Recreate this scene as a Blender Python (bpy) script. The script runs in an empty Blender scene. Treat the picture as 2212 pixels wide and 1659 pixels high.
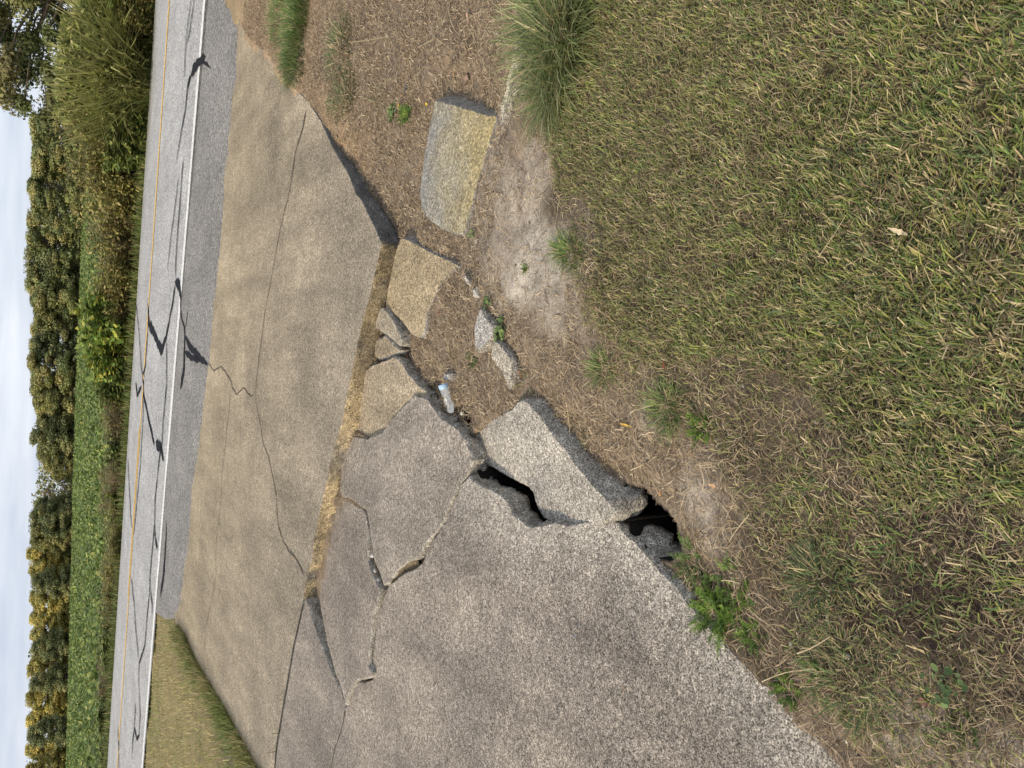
import bpy, math, random
import numpy as np
from mathutils import Matrix, Vector
from mathutils.geometry import delaunay_2d_cdt
rs = np.random.RandomState(7)
random.seed(7)
SC = bpy.context.scene
COL = SC.collection

# ------------------------------------------------------------------ camera
FPX = 1533.0; HC = 1.55
_r = math.atan(.035); _p = math.atan((1106 - 148) * math.cos(_r) / FPX)
CF = np.array([0, math.cos(_p), -math.sin(_p)]); CD = np.array([0, -math.sin(_p), -math.cos(_p)]); CX = np.array([1., 0, 0])
CR = math.cos(_r) * CD + math.sin(_r) * CX; CU = math.cos(_r) * CX - math.sin(_r) * CD
CP = np.array([0, 0, HC])
cam = bpy.data.cameras.new('camera'); cam_o = bpy.data.objects.new('camera', cam); COL.objects.link(cam_o)
cam.sensor_fit = 'HORIZONTAL'; cam.sensor_width = 36; cam.lens = FPX / 2212 * 36
cam.clip_start = .05; cam.clip_end = 6000
m = Matrix.Identity(4)
for i in range(3):
    m[i][0] = CR[i]; m[i][1] = CU[i]; m[i][2] = -CF[i]; m[i][3] = CP[i]
cam_o.matrix_world = m
SC.camera = cam_o

# ------------------------------------------------------------------ light
SUN = np.array([-.90, -.42]); SUN /= np.linalg.norm(SUN); ELEV = math.radians(36)
SC.view_settings.view_transform = 'Standard'; SC.view_settings.look = 'None'
SC.view_settings.gamma = 1; SC.view_settings.exposure = 0.62
w = bpy.data.worlds.new('World'); SC.world = w; w.use_nodes = True
nt = w.node_tree; nd = nt.nodes; lk = nt.links
bg = nd['Background']; bg.inputs[1].default_value = .1
sky = nd.new('ShaderNodeTexSky'); sky.sky_type = 'NISHITA'; sky.sun_disc = False
sky.sun_elevation = ELEV; sky.sun_rotation = math.atan2(SUN[0], SUN[1]); sky.air_density = 1.0; sky.dust_density = 2.0
tc = nd.new('ShaderNodeTexCoord'); mp = nd.new('ShaderNodeMapping'); mp.inputs['Scale'].default_value = (1.6, 1.6, 11)
ns = nd.new('ShaderNodeTexNoise'); ns.inputs['Scale'].default_value = 2.2; ns.inputs['Detail'].default_value = 6; ns.inputs['Roughness'].default_value = .55
rp = nd.new('ShaderNodeValToRGB'); rp.color_ramp.elements[0].position = .36; rp.color_ramp.elements[1].position = .68
rp.color_ramp.elements[0].color = (4.1, 4.6, 5.6, 1); rp.color_ramp.elements[1].color = (6.3, 6.6, 7.2, 1)
mx = nd.new('ShaderNodeMix'); mx.data_type = 'RGBA'; mx.inputs[0].default_value = .88
lk.new(tc.outputs['Generated'], mp.inputs[0]); lk.new(mp.outputs[0], ns.inputs['Vector']); lk.new(ns.outputs['Fac'], rp.inputs[0])
lk.new(sky.outputs[0], mx.inputs[6]); lk.new(rp.outputs[0], mx.inputs[7]); lk.new(mx.outputs[2], bg.inputs[0])
sl = bpy.data.lights.new('sun', 'SUN'); sl.energy = 2.45; sl.angle = math.radians(4.5); sl.color = (1, .86, .66)
so = bpy.data.objects.new('sun', sl); COL.objects.link(so)
sd = Vector((SUN[0] * math.cos(ELEV), SUN[1] * math.cos(ELEV), math.sin(ELEV)))
so.rotation_euler = sd.to_track_quat('Z', 'Y').to_euler(); so.location = (-6, -3, 8)

# ------------------------------------------------------------------ frame of the place
W0 = np.array([4.48, 9.28]); RD = np.array([11.2, -4.11]); RD /= np.linalg.norm(RD); RN = np.array([-RD[1], RD[0]])
def tt(x, y): return (x - W0[0]) * RN[0] + (y - W0[1]) * RN[1]
def ss(x, y): return (x - W0[0]) * RD[0] + (y - W0[1]) * RD[1]
def st(s, t): return W0[0] + s * RD[0] + t * RN[0], W0[1] + s * RD[1] + t * RN[1]
def prof(t):
    t = np.asarray(t, float)
    near = .22 + .026 * (t + 2.05)
    return np.where(t < -2.05, near, np.interp(t, [-2.05, 0, 3.65, 7.3, 7.7, 9.5], [.22, .30, .37, .30, .27, .12]))
def ray(x, y): return CF + (x - 1106) / FPX * CR + (829.5 - y) / FPX * CU
def GA(x, y, dz=0.):
    """photo point -> place where its line of sight meets the built surface (profile + dz)"""
    d = ray(x, y); z = .1
    for _ in range(25):
        k = (z - HC) / d[2]; q = CP + k * d; z = float(prof(tt(q[0], q[1]))) + dz
    return q
def GZ(x, y, z):
    d = ray(x, y); return CP + (z - HC) / d[2] * d
def GT(y, t, x0=300.):
    """point at road offset t along sight line column y (photo), at profile height"""
    lo, hi = 200., 900.
    for _ in range(40):
        mid = (lo + hi) / 2
        q = GA(mid, y)
        if tt(q[0], q[1]) > t: lo = mid
        else: hi = mid
    return GA(mid, y)

# ------------------------------------------------------------------ noise
def vn(p, seed=0):
    p = np.asarray(p, float)
    if p.shape[1] == 2: p = np.c_[p, np.zeros(len(p))]
    i = np.floor(p).astype(np.int64); f = p - i; f = f * f * (3 - 2 * f)
    def h(a, b, c):
        v = (a * 374761393 + b * 668265263 + c * 2147483647 + seed * 974634777) & 0xffffffff
        v = ((v ^ (v >> 13)) * 1274126177) & 0xffffffff
        v = (v ^ (v >> 16)) & 0xffffffff
        return v / 4294967295.
    r = 0
    for a in (0, 1):
        for b in (0, 1):
            for c in (0, 1):
                wgt = (f[:, 0] if a else 1 - f[:, 0]) * (f[:, 1] if b else 1 - f[:, 1]) * (f[:, 2] if c else 1 - f[:, 2])
                r = r + wgt * h(i[:, 0] + a, i[:, 1] + b, i[:, 2] + c)
    return r
def fbm(p, seed=0, o=4):
    r = 0; a = .5; p = np.asarray(p, float)
    for k in range(o):
        r = r + a * (vn(p * 2 ** k, seed + k) - .5) * 2; a *= .5
    return r
def pip(px, py, poly):
    poly = np.asarray(poly)[:, :2]; ins = np.zeros(len(px), bool); j = len(poly) - 1
    for i in range(len(poly)):
        xi, yi = poly[i]; xj, yj = poly[j]
        if yi != yj:
            c = ((yi > py) != (yj > py)) & (px < (xj - xi) * (py - yi) / (yj - yi) + xi); ins ^= c
        j = i
    return ins
def pdist(px, py, poly, closed=True):
    poly = np.asarray(poly)[:, :2]; best = np.full(len(px), 1e9); n = len(poly)
    for i in range(n if closed else n - 1):
        a = poly[i]; b = poly[(i + 1) % n]; ab = b - a; L = max(ab @ ab, 1e-12)
        k = np.clip(((px - a[0]) * ab[0] + (py - a[1]) * ab[1]) / L, 0, 1)
        best = np.minimum(best, np.hypot(px - a[0] - k * ab[0], py - a[1] - k * ab[1]))
    return best

# ------------------------------------------------------------------ object helpers
def tag(o, label=None, cat=None, group=None, kind=None):
    if label: o['label'] = label
    if cat: o['category'] = cat
    if group: o['group'] = group
    if kind: o['kind'] = kind
    return o
def mesh(name, V, Fs, mat, cols=None, smooth=False, parent=None, me_only=False):
    """V Nx3; Fs list of (M,k) int arrays"""
    me = bpy.data.meshes.new(name)
    V = np.asarray(V, np.float32)
    if not isinstance(Fs, (list, tuple)): Fs = [Fs]
    Fs = [np.asarray(f, np.int32) for f in Fs if len(f)]
    me.vertices.add(len(V)); me.vertices.foreach_set('co', V.ravel())
    li = np.concatenate([f.ravel() for f in Fs]); tot = np.concatenate([np.full(len(f), f.shape[1], np.int32) for f in Fs])
    me.loops.add(len(li)); me.loops.foreach_set('vertex_index', li)
    me.polygons.add(len(tot)); st_ = np.zeros(len(tot), np.int32); st_[1:] = np.cumsum(tot)[:-1]
    me.polygons.foreach_set('loop_start', st_); me.polygons.foreach_set('loop_total', tot)
    if smooth: me.polygons.foreach_set('use_smooth', np.ones(len(tot), bool))
    if cols is not None:
        c = np.ones((len(V), 4), np.float32); c[:, :3] = cols
        a = me.attributes.new('Col', 'FLOAT_COLOR', 'POINT'); a.data.foreach_set('color', c.ravel())
    me.update(calc_edges=True); me.validate()
    me.materials.append(mat)
    if me_only: return me
    o = bpy.data.objects.new(name, me); COL.objects.link(o)
    if parent: o.parent = parent
    return o
def empty(name, loc=(0, 0, 0), rz=0.):
    o = bpy.data.objects.new(name, None); COL.objects.link(o); o.location = loc; o.rotation_euler = (0, 0, rz); o.empty_display_size = .1
    return o
def link(name, me, parent=None, loc=(0, 0, 0)):
    o = bpy.data.objects.new(name, me); COL.objects.link(o); o.location = loc
    if parent: o.parent = parent
    return o
def copy_tree(o, parent=None):
    c = o.copy(); COL.objects.link(c); c.parent = parent
    for ch in list(o.children): copy_tree(ch, c)
    return c

# ------------------------------------------------------------------ materials
def mat_new(name):
    M = bpy.data.materials.new(name); M.use_nodes = True
    t = M.node_tree; b = t.nodes['Principled BSDF']
    return M, t, t.nodes, t.links, b
def N(nodes, typ, **kw):
    n = nodes.new(typ)
    for k, v in kw.items():
        if k in n.inputs.keys(): n.inputs[k].default_value = v
        else: setattr(n, k, v)
    return n
def math_(nodes, links, op, a, b=None, clamp=False):
    n = nodes.new('ShaderNodeMath'); n.operation = op; n.use_clamp = clamp
    for i, v in enumerate((a, b)):
        if v is None: continue
        if isinstance(v, (int, float)): n.inputs[i].default_value = v
        else: links.new(v, n.inputs[i])
    return n.outputs[0]
def mrange(nodes, links, v, a, b, c, d):
    n = nodes.new('ShaderNodeMapRange'); links.new(v, n.inputs[0])
    for i, q in enumerate((a, b, c, d)): n.inputs[i + 1].default_value = q
    return n.outputs[0]
def grit(name, attr=True, base=(.3, .3, .3), terms=(), rough=.92, bump=.4, bdist=.003, stretch=None, warm=None):
    """base colour (attribute or constant) multiplied by several noise terms (scale, lo, hi, contrast)"""
    M, t, n, l, b = mat_new(name)
    g = n.new('ShaderNodeNewGeometry'); pos = g.outputs['Position']
    fac = None; first = None
    for (sc, lo, hi, con, kind) in terms:
        if kind == 'n':
            q = N(n, 'ShaderNodeTexNoise', Scale=sc, Detail=3., Roughness=.6); l.new(pos, q.inputs['Vector']); o = q.outputs['Fac']
        elif kind == 's':
            mp = n.new('ShaderNodeMapping'); mp.inputs['Rotation'].default_value = (0, 0, math.radians(20)); mp.inputs['Scale'].default_value = (1, .16, 1)
            l.new(pos, mp.inputs[0]); q = N(n, 'ShaderNodeTexNoise', Scale=sc, Detail=4., Roughness=.6); l.new(mp.outputs[0], q.inputs['Vector']); o = q.outputs['Fac']
        else:
            q = N(n, 'ShaderNodeTexVoronoi', Scale=sc); l.new(pos, q.inputs['Vector'])
            sp = n.new('ShaderNodeSeparateColor'); l.new(q.outputs['Color'], sp.inputs[0]); o = sp.outputs[0]
        o2 = mrange(n, l, o, .5 - con, .5 + con, lo, hi)
        if first is None and kind != 's': first = o2
        fac = o2 if fac is None else math_(n, l, 'MULTIPLY', fac, o2)
    mul = n.new('ShaderNodeVectorMath'); mul.operation = 'SCALE'
    if attr:
        a = n.new('ShaderNodeAttribute'); a.attribute_name = 'Col'; l.new(a.outputs['Color'], mul.inputs[0])
    else: mul.inputs[0].default_value = base
    l.new(fac, mul.inputs['Scale'])
    l.new(mul.outputs[0], b.inputs['Base Color'])
    b.inputs['Roughness'].default_value = rough; b.inputs['Specular IOR Level'].default_value = .25
    if bump:
        bp = n.new('ShaderNodeBump'); bp.inputs['Strength'].default_value = bump; bp.inputs['Distance'].default_value = bdist
        l.new(first, bp.inputs['Height']); l.new(bp.outputs[0], b.inputs['Normal'])
    return M
M_conc = grit('concrete', terms=[(210, .12, 1.9, .17, 'n'), (170, .62, 1.38, .5, 'v'), (55, .66, 1.34, .18, 'n'), (9, .84, 1.16, .25, 'n'), (2.2, .80, 1.17, .2, 's'), (1.1, .87, 1.12, .2, 'n'), (6, .86, 1.14, .2, 's')], bump=.55, bdist=.004)
M_agg = grit('exposed_aggregate', terms=[(85, .55, 1.4, .16, 'n'), (70, .8, 1.25, .5, 'v'), (14, .75, 1.2, .25, 'n')], bump=.9, bdist=.008)
M_asph = grit('asphalt', terms=[(48, .45, 1.6, .17, 'n'), (55, .6, 1.4, .5, 'v'), (130, .6, 1.4, .18, 'n'), (1.2, .88, 1.12, .2, 'n'), (3, .9, 1.1, .2, 's')], bump=.6, bdist=.005)
M_dirt = grit('soil', terms=[(120, .7, 1.3, .2, 'n'), (30, .78, 1.22, .22, 'n'), (6, .78, 1.2, .22, 'n')], bump=.8, bdist=.006, rough=1.)
M_tar = grit('tar', attr=False, base=(.022, .023, .026), terms=[(60, .6, 1.6, .25, 'n')], bump=.2, rough=.95)
M_crack = grit('crack_soil', attr=False, base=(.085, .07, .05), terms=[(80, .4, 1.6, .25, 'n')], bump=.5)
def paint(name, c):
    M, t, n, l, b = mat_new(name)
    g = n.new('ShaderNodeNewGeometry'); q = N(n, 'ShaderNodeTexNoise', Scale=30., Detail=4.); l.new(g.outputs['Position'], q.inputs['Vector'])
    f = mrange(n, l, q.outputs['Fac'], .38, .5, .0, 1.)
    mxn = n.new('ShaderNodeMix'); mxn.data_type = 'RGBA'; mxn.inputs[6].default_value = (c[0] * .55, c[1] * .55, c[2] * .55, 1); mxn.inputs[7].default_value = (*c, 1)
    l.new(f, mxn.inputs[0]); l.new(mxn.outputs[2], b.inputs['Base Color']); b.inputs['Roughness'].default_value = .7
    return M
M_tar.node_tree.nodes['Principled BSDF'].inputs['Specular IOR Level'].default_value = .03
M_white = paint('white_paint', (.72, .72, .68)); M_yel = paint('yellow_paint', (.78, .47, .08))
def leafy(name, rough=.6, trans=.3, spec=.3, jit=.25, scale=3.):
    M, t, n, l, b = mat_new(name)
    a = n.new('ShaderNodeAttribute'); a.attribute_name = 'Col'
    g = n.new('ShaderNodeNewGeometry'); q = N(n, 'ShaderNodeTexNoise', Scale=scale, Detail=2.); l.new(g.outputs['Position'], q.inputs['Vector'])
    f = mrange(n, l, q.outputs['Fac'], .3, .7, 1 - jit, 1 + jit)
    mul = n.new('ShaderNodeVectorMath'); mul.operation = 'SCALE'; l.new(a.outputs['Color'], mul.inputs[0]); l.new(f, mul.inputs['Scale'])
    l.new(mul.outputs[0], b.inputs['Base Color']); b.inputs['Roughness'].default_value = rough; b.inputs['Specular IOR Level'].default_value = spec
    tr = n.new('ShaderNodeBsdfTranslucent'); l.new(mul.outputs[0], tr.inputs['Color'])
    ms = n.new('ShaderNodeMixShader'); ms.inputs[0].default_value = trans
    out = [x for x in n if x.type == 'OUTPUT_MATERIAL'][0]
    l.new(b.outputs[0], ms.inputs[1]); l.new(tr.outputs[0], ms.inputs[2]); l.new(ms.outputs[0], out.inputs[0])
    return M
M_grass = leafy('grass_blade', trans=.25, scale=25.); M_leaf = leafy('foliage', trans=.25, scale=1.5); M_straw = leafy('dry_straw', rough=.8, trans=.1, spec=.15, scale=40.)
M_tree = leafy('tree_foliage', trans=.2, scale=.35, jit=.3)
M_bark = grit('bark', attr=False, base=(.16, .13, .1), terms=[(12, .6, 1.4, .25, 'n')], bump=.6, bdist=.02)
M_dleaf = leafy('dead_leaf', rough=.7, trans=.1, jit=.3, scale=60.)
def glass():
    M, t, n, l, b = mat_new('clear_plastic')
    b.inputs['Base Color'].default_value = (.75, .83, .9, 1); b.inputs['Roughness'].default_value = .15; b.inputs['Alpha'].default_value = .22; b.inputs['Specular IOR Level'].default_value = .9
    return M
M_pet = glass()
M_cap, _t, _n, _l, _b = mat_new('pale_blue_plastic'); _b.inputs['Base Color'].default_value = (.34, .5, .66, 1); _b.inputs['Roughness'].default_value = .4

# ------------------------------------------------------------------ outlines read off the photo (photo px, 2212 wide)
A_OUT = [(590, 1725), (594, 1659), (597, 1614), (614, 1514), (635, 1394), (657, 1290), (660, 1262), (660, 1244), (673, 1217), (680, 1162), (695, 1092), (705, 1049), (715, 992), (728, 949), (740, 912), (753, 842), (759, 815), (770, 752), (785, 690), (800, 640), (810, 595), (819, 555), (825, 533),
         (824, 522), (810, 490), (793, 455), (780, 430), (768, 415), (753, 375), (738, 350), (725, 327), (713, 305), (693, 260), (668, 222), (635, 185), (608, 160), (592, 138), (578, 112), (553, 97), (530, 70), (518, 40), (505, 45),
         (500, 65), (500, 172), (488, 225), (480, 337), (471, 415), (455, 615), (440, 715), (437, 790), (426, 892), (415, 967), (405, 1037), (398, 1117), (391, 1192), (383, 1269), (376, 1320), (380, 1350), (390, 1362), (400, 1374), (410, 1399), (425, 1429), (452, 1474), (487, 1534), (520, 1594), (553, 1654), (588, 1720)]
M_OUT = [(594, 1662), (599, 1614), (616, 1514), (637, 1394), (659, 1294), (665, 1300), (670, 1327), (680, 1354), (698, 1404), (713, 1444), (728, 1477), (735, 1485), (745, 1520), (747, 1529), (753, 1509), (760, 1491), (776, 1472), (787, 1474), (805, 1468), (809, 1454), (804, 1440), (807, 1407), (812, 1364), (822, 1314), (830, 1286),
         (842, 1262), (868, 1241), (891, 1231), (912, 1219), (919, 1194), (931, 1171), (945, 1154), (960, 1129), (975, 1094), (982, 1077), (995, 1049), (1013, 1028), (1023, 1037), (1040, 1047), (1065, 1060), (1083, 1069), (1098, 1084), (1107, 1107), (1121, 1119), (1136, 1133), (1151, 1139), (1168, 1134), (1203, 1128), (1225, 1133), (1246, 1132), (1268, 1124), (1286, 1127), (1306, 1117), (1323, 1119),
         (1341, 1139), (1366, 1164), (1396, 1197), (1428, 1232), (1468, 1276), (1488, 1304), (1518, 1339), (1546, 1367), (1576, 1399), (1626, 1449), (1659, 1480), (1685, 1512), (1720, 1551), (1764, 1588), (1790, 1617), (1828, 1657), (1872, 1705), (1960, 1790),
         (1700, 2100), (1000, 2100), (700, 1900)]
P1_OUT = [(690, 1294), (697, 1229), (704, 1189), (711, 1154), (719, 1110), (730, 1066), (737, 1078), (757, 1081), (768, 1092), (786, 1101), (791, 1113), (796, 1143), (797, 1183), (795, 1213), (806, 1243), (821, 1272), (818, 1288), (812, 1314), (803, 1364), (798, 1407), (795, 1439), (803, 1452), (801, 1463), (785, 1468), (773, 1468), (758, 1488), (751, 1506), (746, 1524), (737, 1484), (725, 1459), (718, 1429), (708, 1394), (695, 1327)]
P2_OUT = [(734, 1062), (736, 1019), (748, 974), (763, 942), (778, 945), (793, 948), (805, 940), (825, 935), (840, 912), (865, 884), (880, 869), (895, 853), (908, 858), (923, 862), (935, 878), (953, 905), (973, 917), (990, 927), (1005, 949), (1015, 977), (1019, 994), (1015, 1012), (1011, 1026), (993, 1046), (980, 1074), (973, 1090), (958, 1125), (943, 1150), (928, 1165), (913, 1188), (902, 1208), (884, 1212), (863, 1228), (843, 1255), (829, 1266), (819, 1238), (809, 1214), (804, 1180), (799, 1142), (794, 1112), (789, 1098), (770, 1089), (759, 1078), (740, 1074)]
P3_OUT = [(1023, 947), (1030, 934), (1050, 917), (1070, 899), (1086, 892), (1106, 883), (1118, 868), (1128, 862), (1139, 864), (1151, 879), (1178, 914), (1198, 942), (1221, 969), (1236, 992), (1256, 1017), (1281, 1044), (1301, 1069), (1320, 1090), (1330, 1112), (1300, 1135), (1266, 1138), (1231, 1142), (1206, 1138), (1173, 1118), (1163, 1102), (1156, 1082), (1153, 1067), (1143, 1054), (1126, 1044), (1106, 1034), (1078, 1019), (1068, 1012), (1053, 1007), (1043, 997), (1035, 977), (1028, 959)]
P4_OUT = [(786, 828), (788, 802), (800, 790), (823, 782), (838, 775), (848, 770), (856, 773), (870, 785), (878, 802), (888, 813), (903, 829), (922, 846), (925, 870), (900, 900), (865, 925), (830, 946), (800, 945), (768, 934), (776, 870)]
P5_OUT = [(820, 667), (826, 665), (833, 669), (843, 684), (855, 702), (862, 718), (866, 735), (867, 746), (861, 746), (848, 735), (836, 724), (822, 716), (811, 708), (811, 698)]
P6_OUT = [(811, 733), (820, 728), (829, 724), (840, 728), (849, 742), (860, 749), (867, 756), (862, 765), (850, 771), (838, 776), (818, 779), (811, 773), (808, 754)]
P7_OUT = [(864, 516), (869, 513), (885, 519), (903, 528), (928, 542), (953, 554), (985, 570), (997, 576), (983, 582), (966, 598), (956, 612), (943, 635), (930, 662), (921, 687), (918, 710), (911, 730), (904, 731), (885, 720), (876, 705), (868, 695), (853, 680), (835, 668), (833, 660), (836, 635), (840, 613), (847, 580), (853, 550), (860, 528)]
P8_OUT = [(939, 215), (948, 214), (960, 217), (1000, 230), (1045, 243), (1070, 248), (1074, 254), (1070, 272), (1064, 290), (1052, 330), (1045, 355), (1034, 392), (1026, 420), (1018, 455), (1006, 500), (996, 510), (975, 505), (950, 494), (923, 474), (910, 452), (905, 417), (910, 380), (918, 325), (928, 270)]
P9_OUT = [(1036, 662), (1041, 664), (1054, 685), (1068, 702), (1066, 725), (1050, 747), (1030, 762), (1023, 747), (1023, 707), (1028, 682)]
P10_OUT = [(1068, 735), (1080, 737), (1093, 755), (1105, 772), (1108, 800), (1106, 825), (1096, 840), (1083, 807), (1068, 790), (1058, 770), (1061, 752)]
P11_OUT = [(1128, 62), (1133, 95), (1122, 130), (1110, 175), (1098, 215), (1082, 268), (1074, 270), (1080, 230), (1090, 190), (1098, 150), (1106, 112), (1116, 75)]
P12_OUT = [(995, 597), (1005, 592), (1014, 606), (1013, 618), (1004, 612)]
P13_OUT = [(1018, 622), (1027, 618), (1032, 640), (1027, 646), (1020, 640)]
P14_OUT = [(958, 803), (972, 806), (975, 818), (966, 824), (955, 818)]
SH_OUT = [(516, 60), (514, 172), (504, 225), (500, 280), (496, 337), (489, 380), (487, 415), (485, 470), (478, 540), (471, 615), (466, 660), (462, 715), (456, 790), (448, 830), (442, 892), (433, 967), (423, 1030), (416, 1067), (414, 1117), (409, 1192), (400, 1244), (397, 1269), (392, 1307), (388, 1325), (375, 1338), (358, 1338), (345, 1330), (335, 1318)]
SH_TOP = [(516, 60), (505, 30), (490, 8), (480, -60), (470, -200)]

def plane3(pts):
    """plane z(x,y) through three photo points with given offset from the profile"""
    q = np.array([GA(x, y, d) for x, y, d in pts])
    return np.linalg.solve(np.c_[np.ones(3), q[:, :2]], q[:, 2])
def ray_plane(x, y, c):
    d = ray(x, y); k = (c[0] + c[1] * CP[0] + c[2] * CP[1] - CP[2]) / (d[2] - c[1] * d[0] - c[2] * d[1])
    return CP + k * d
def resample(P, step):
    P = np.asarray(P); out = []
    for i in range(len(P)):
        a = P[i]; b = P[(i + 1) % len(P)]; n = max(1, int(np.hypot(*(b - a)[:2]) / step))
        for k in range(n): out.append(a + (b - a) * k / n)
    return np.array(out)
SLABS = []           # (world outline, thickness) used to cut the ground away below
def slab(name, out, pl, thick, step, grid, rough, top_col, side_col, side_rough=.006, mat=None, edge_pale=None, seed=1, und=.002, chip=.006, batter=None):
    if callable(pl): P = np.array([pl(x, y) for x, y in out])
    else: P = np.array([ray_plane(x, y, pl) for x, y in out])
    area = 0.5 * sum(P[i, 0] * P[(i + 1) % len(P), 1] - P[(i + 1) % len(P), 0] * P[i, 1] for i in range(len(P)))
    if area < 0: P = P[::-1]
    zf = (lambda x, y: prof(tt(x, y))) if callable(pl) else (lambda x, y: pl[0] + pl[1] * x + pl[2] * y)
    O = resample(P, step)
    nx = np.roll(O, -1, 0) - np.roll(O, 1, 0); nrm = np.c_[nx[:, 1], -nx[:, 0]]; nrm /= np.linalg.norm(nrm, axis=1)[:, None] + 1e-9
    for _ in range(2): nrm = nrm + np.roll(nrm, 1, 0) + np.roll(nrm, -1, 0); nrm /= np.linalg.norm(nrm, axis=1)[:, None] + 1e-9
    jit = fbm(O[:, :2] / .05, seed, 3) * rough + fbm(O[:, :2] / .012, seed + 9, 2) * rough * .45
    O2 = O[:, :2] + nrm * jit[:, None]
    n = len(O2)
    topo = O2 - nrm * chip * (1 + .8 * fbm(O[:, :2] / .03, seed + 3, 2))[:, None]
    x0, y0 = topo.min(0); x1, y1 = topo.max(0)
    gx, gy = np.meshgrid(np.arange(x0, x1, grid), np.arange(y0, y1, grid)); gx = gx.ravel() + rs.uniform(-.3, .3, gx.size) * grid; gy = gy.ravel() + rs.uniform(-.3, .3, gy.size) * grid
    k = pip(gx, gy, topo); gx, gy = gx[k], gy[k]; k = pdist(gx, gy, topo) > grid * .45; gx, gy = gx[k], gy[k]
    vv = [Vector(q) for q in topo] + [Vector((a, b)) for a, b in zip(gx, gy)]
    ov, oe, of, *_ = delaunay_2d_cdt(vv, [(i, (i + 1) % n) for i in range(n)], [], 1, 1e-6)
    T = np.array([(q[0], q[1]) for q in ov]); tri = np.array([f for f in of if len(f) == 3])
    dE = pdist(T[:, 0], T[:, 1], topo)
    zt = zf(T[:, 0], T[:, 1]) + und * fbm(T / .12, seed + 5, 3) * np.clip(dE / .05, 0, 1)
    V = [np.c_[T, zt]]; C = [top_col(T[:, 0], T[:, 1], dE)]; Fq = []
    base = len(T)
    # ring 0 (= copy of the top rim) then rows going down
    zr = zf(topo[:, 0], topo[:, 1])
    rows = [(topo, zr), (O2 + nrm * .0, zr - chip * 1.0)]
    nr = max(3, int(thick / max(step, .018)))
    for r_ in range(1, nr + 1):
        dz = chip + (thick - chip) * r_ / nr
        q = np.c_[O2, np.full(n, dz)]
        off = fbm(q / .02, seed + 21, 2) * side_rough + fbm(q / .06, seed + 23, 2) * side_rough * 1.2
        oo = O2 + nrm * off[:, None]
        if batter: bd = np.array(batter[:2]); oo = oo + bd[None] * (batter[2] * (r_ / nr) * np.clip((nrm @ bd) * 1.6, 0, 1) * (1 if len(batter) < 4 else np.clip((batter[3] - O2[:, 1]) / .06, 0, 1)))[:, None]
        rows.append((oo, zr - dz))
    for xy, z in rows:
        V.append(np.c_[xy, z]); C.append(side_col(xy[:, 0], xy[:, 1], zr - z))
    i = np.arange(n); j = (i + 1) % n
    for r_ in range(len(rows) - 1):
        a = base + r_ * n; b = a + n
        Fq.append(np.c_[a + i, b + i, b + j, a + j])
    V = np.vstack(V); C = np.vstack(C)
    bot = base + (len(rows) - 1) * n
    ob, _e, fb, *_ = delaunay_2d_cdt([Vector(q) for q in rows[-1][0]], [(q, (q + 1) % n) for q in range(n)], [], 1, 1e-7)
    FB = np.array([f[::-1] for f in fb if len(f) == 3]) if len(ob) == n else np.zeros((0, 3), int)
    Fs = [tri, np.vstack(Fq)]
    if len(FB): Fs.append(FB + bot)
    # let the side curve at the rim share shading with the top only a little
    o = mesh(name, V, Fs, mat or M_conc, C)
    SLABS.append((O2, thick, zf))
    return o
def const(c, var=.12, sc=.15, seed=3):
    c = np.array(c)
    def f(x, y, d):
        return c[None] * (1 + var * fbm(np.c_[x, y] / sc, seed, 3) + (.3 * np.clip(1 - d / .02, 0, 1) * np.clip(.5 + fbm(np.c_[x, y] / .03, seed, 2), 0, 1) if np.ndim(d) else 0))[:, None]
    return f
def lerp(a, b, k): return np.array(a)[None] * (1 - k)[:, None] + np.array(b)[None] * k[:, None]

# ---- the upper apron
strip_w = np.array([GA(x, y)[:2] for x, y in [(657, 1290), (695, 1092), (740, 912), (785, 690), (825, 533)]])
def A_side(x, y, dz):
    d = pdist(x, y, strip_w, False); n1 = fbm(np.c_[x, y, dz * 1.0] / .05, 5, 3); n2 = fbm(np.c_[x, y, dz * 2] / .16, 8, 2)
    n3 = fbm(np.c_[x, y, dz] / .022, 18, 2); gold = lerp((.54, .42, .24), (.17, .135, .085), np.clip(.40 + n1 * .8 + n2 * .6 + n3 * .5, 0, 1))
    # the far half of the joint face is dirtier
    dirt = np.clip((x + .25) / .3, 0, 1) * .48
    gold = gold * (1 - dirt)[:, None]
    grey = lerp((.17, .165, .155), (.11, .105, .10), np.clip(.4 + n1, 0, 1))
    k = np.clip(d / .05, 0, 1)
    return gold * (1 - k)[:, None] + grey * k[:, None]
def A_top(x, y, d):
    t = tt(x, y)
    k = np.clip((t + 6.4) / 4.2, 0, 1)                 # sandier and warmer towards the road
    c = lerp((.32, .27, .20), (.40, .325, .215), k)
    s = np.clip(.5 + fbm(np.c_[x, y] / .5, 31, 3), 0, 1)
    c = c * (1 - .20 * s)[:, None]
    # tyre-dark track patch at the right end
    q = GA(590, 330); e = np.exp(-(((x - q[0]) / .55) ** 2 + ((y - q[1]) / .45) ** 2)); c = c * (1 - .34 * e * np.clip(.6 + fbm(np.c_[x, y] / .2, 4, 3), 0, 1))[:, None]
    q = GA(440, 1180); e = np.exp(-(((x - q[0]) / 1.2) ** 2 + ((y - q[1]) / .35) ** 2)); c = c * (1 - .18 * e)[:, None]
    ed = np.clip(1 - d / .10, 0, 1) * np.clip(.6 + fbm(np.c_[x, y] / .1, 6, 2), 0, 1)
    c = c * (1 + .16 * ed)[:, None]
    return c
apron = slab('driveway_apron', A_OUT, GA, .125, .016, .09, .004, A_top, A_side, side_rough=.012, seed=2, und=.003)
tag(apron, kind='structure', label='tan weathered concrete apron between the road and the sunken joint', cat='driveway')

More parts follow.
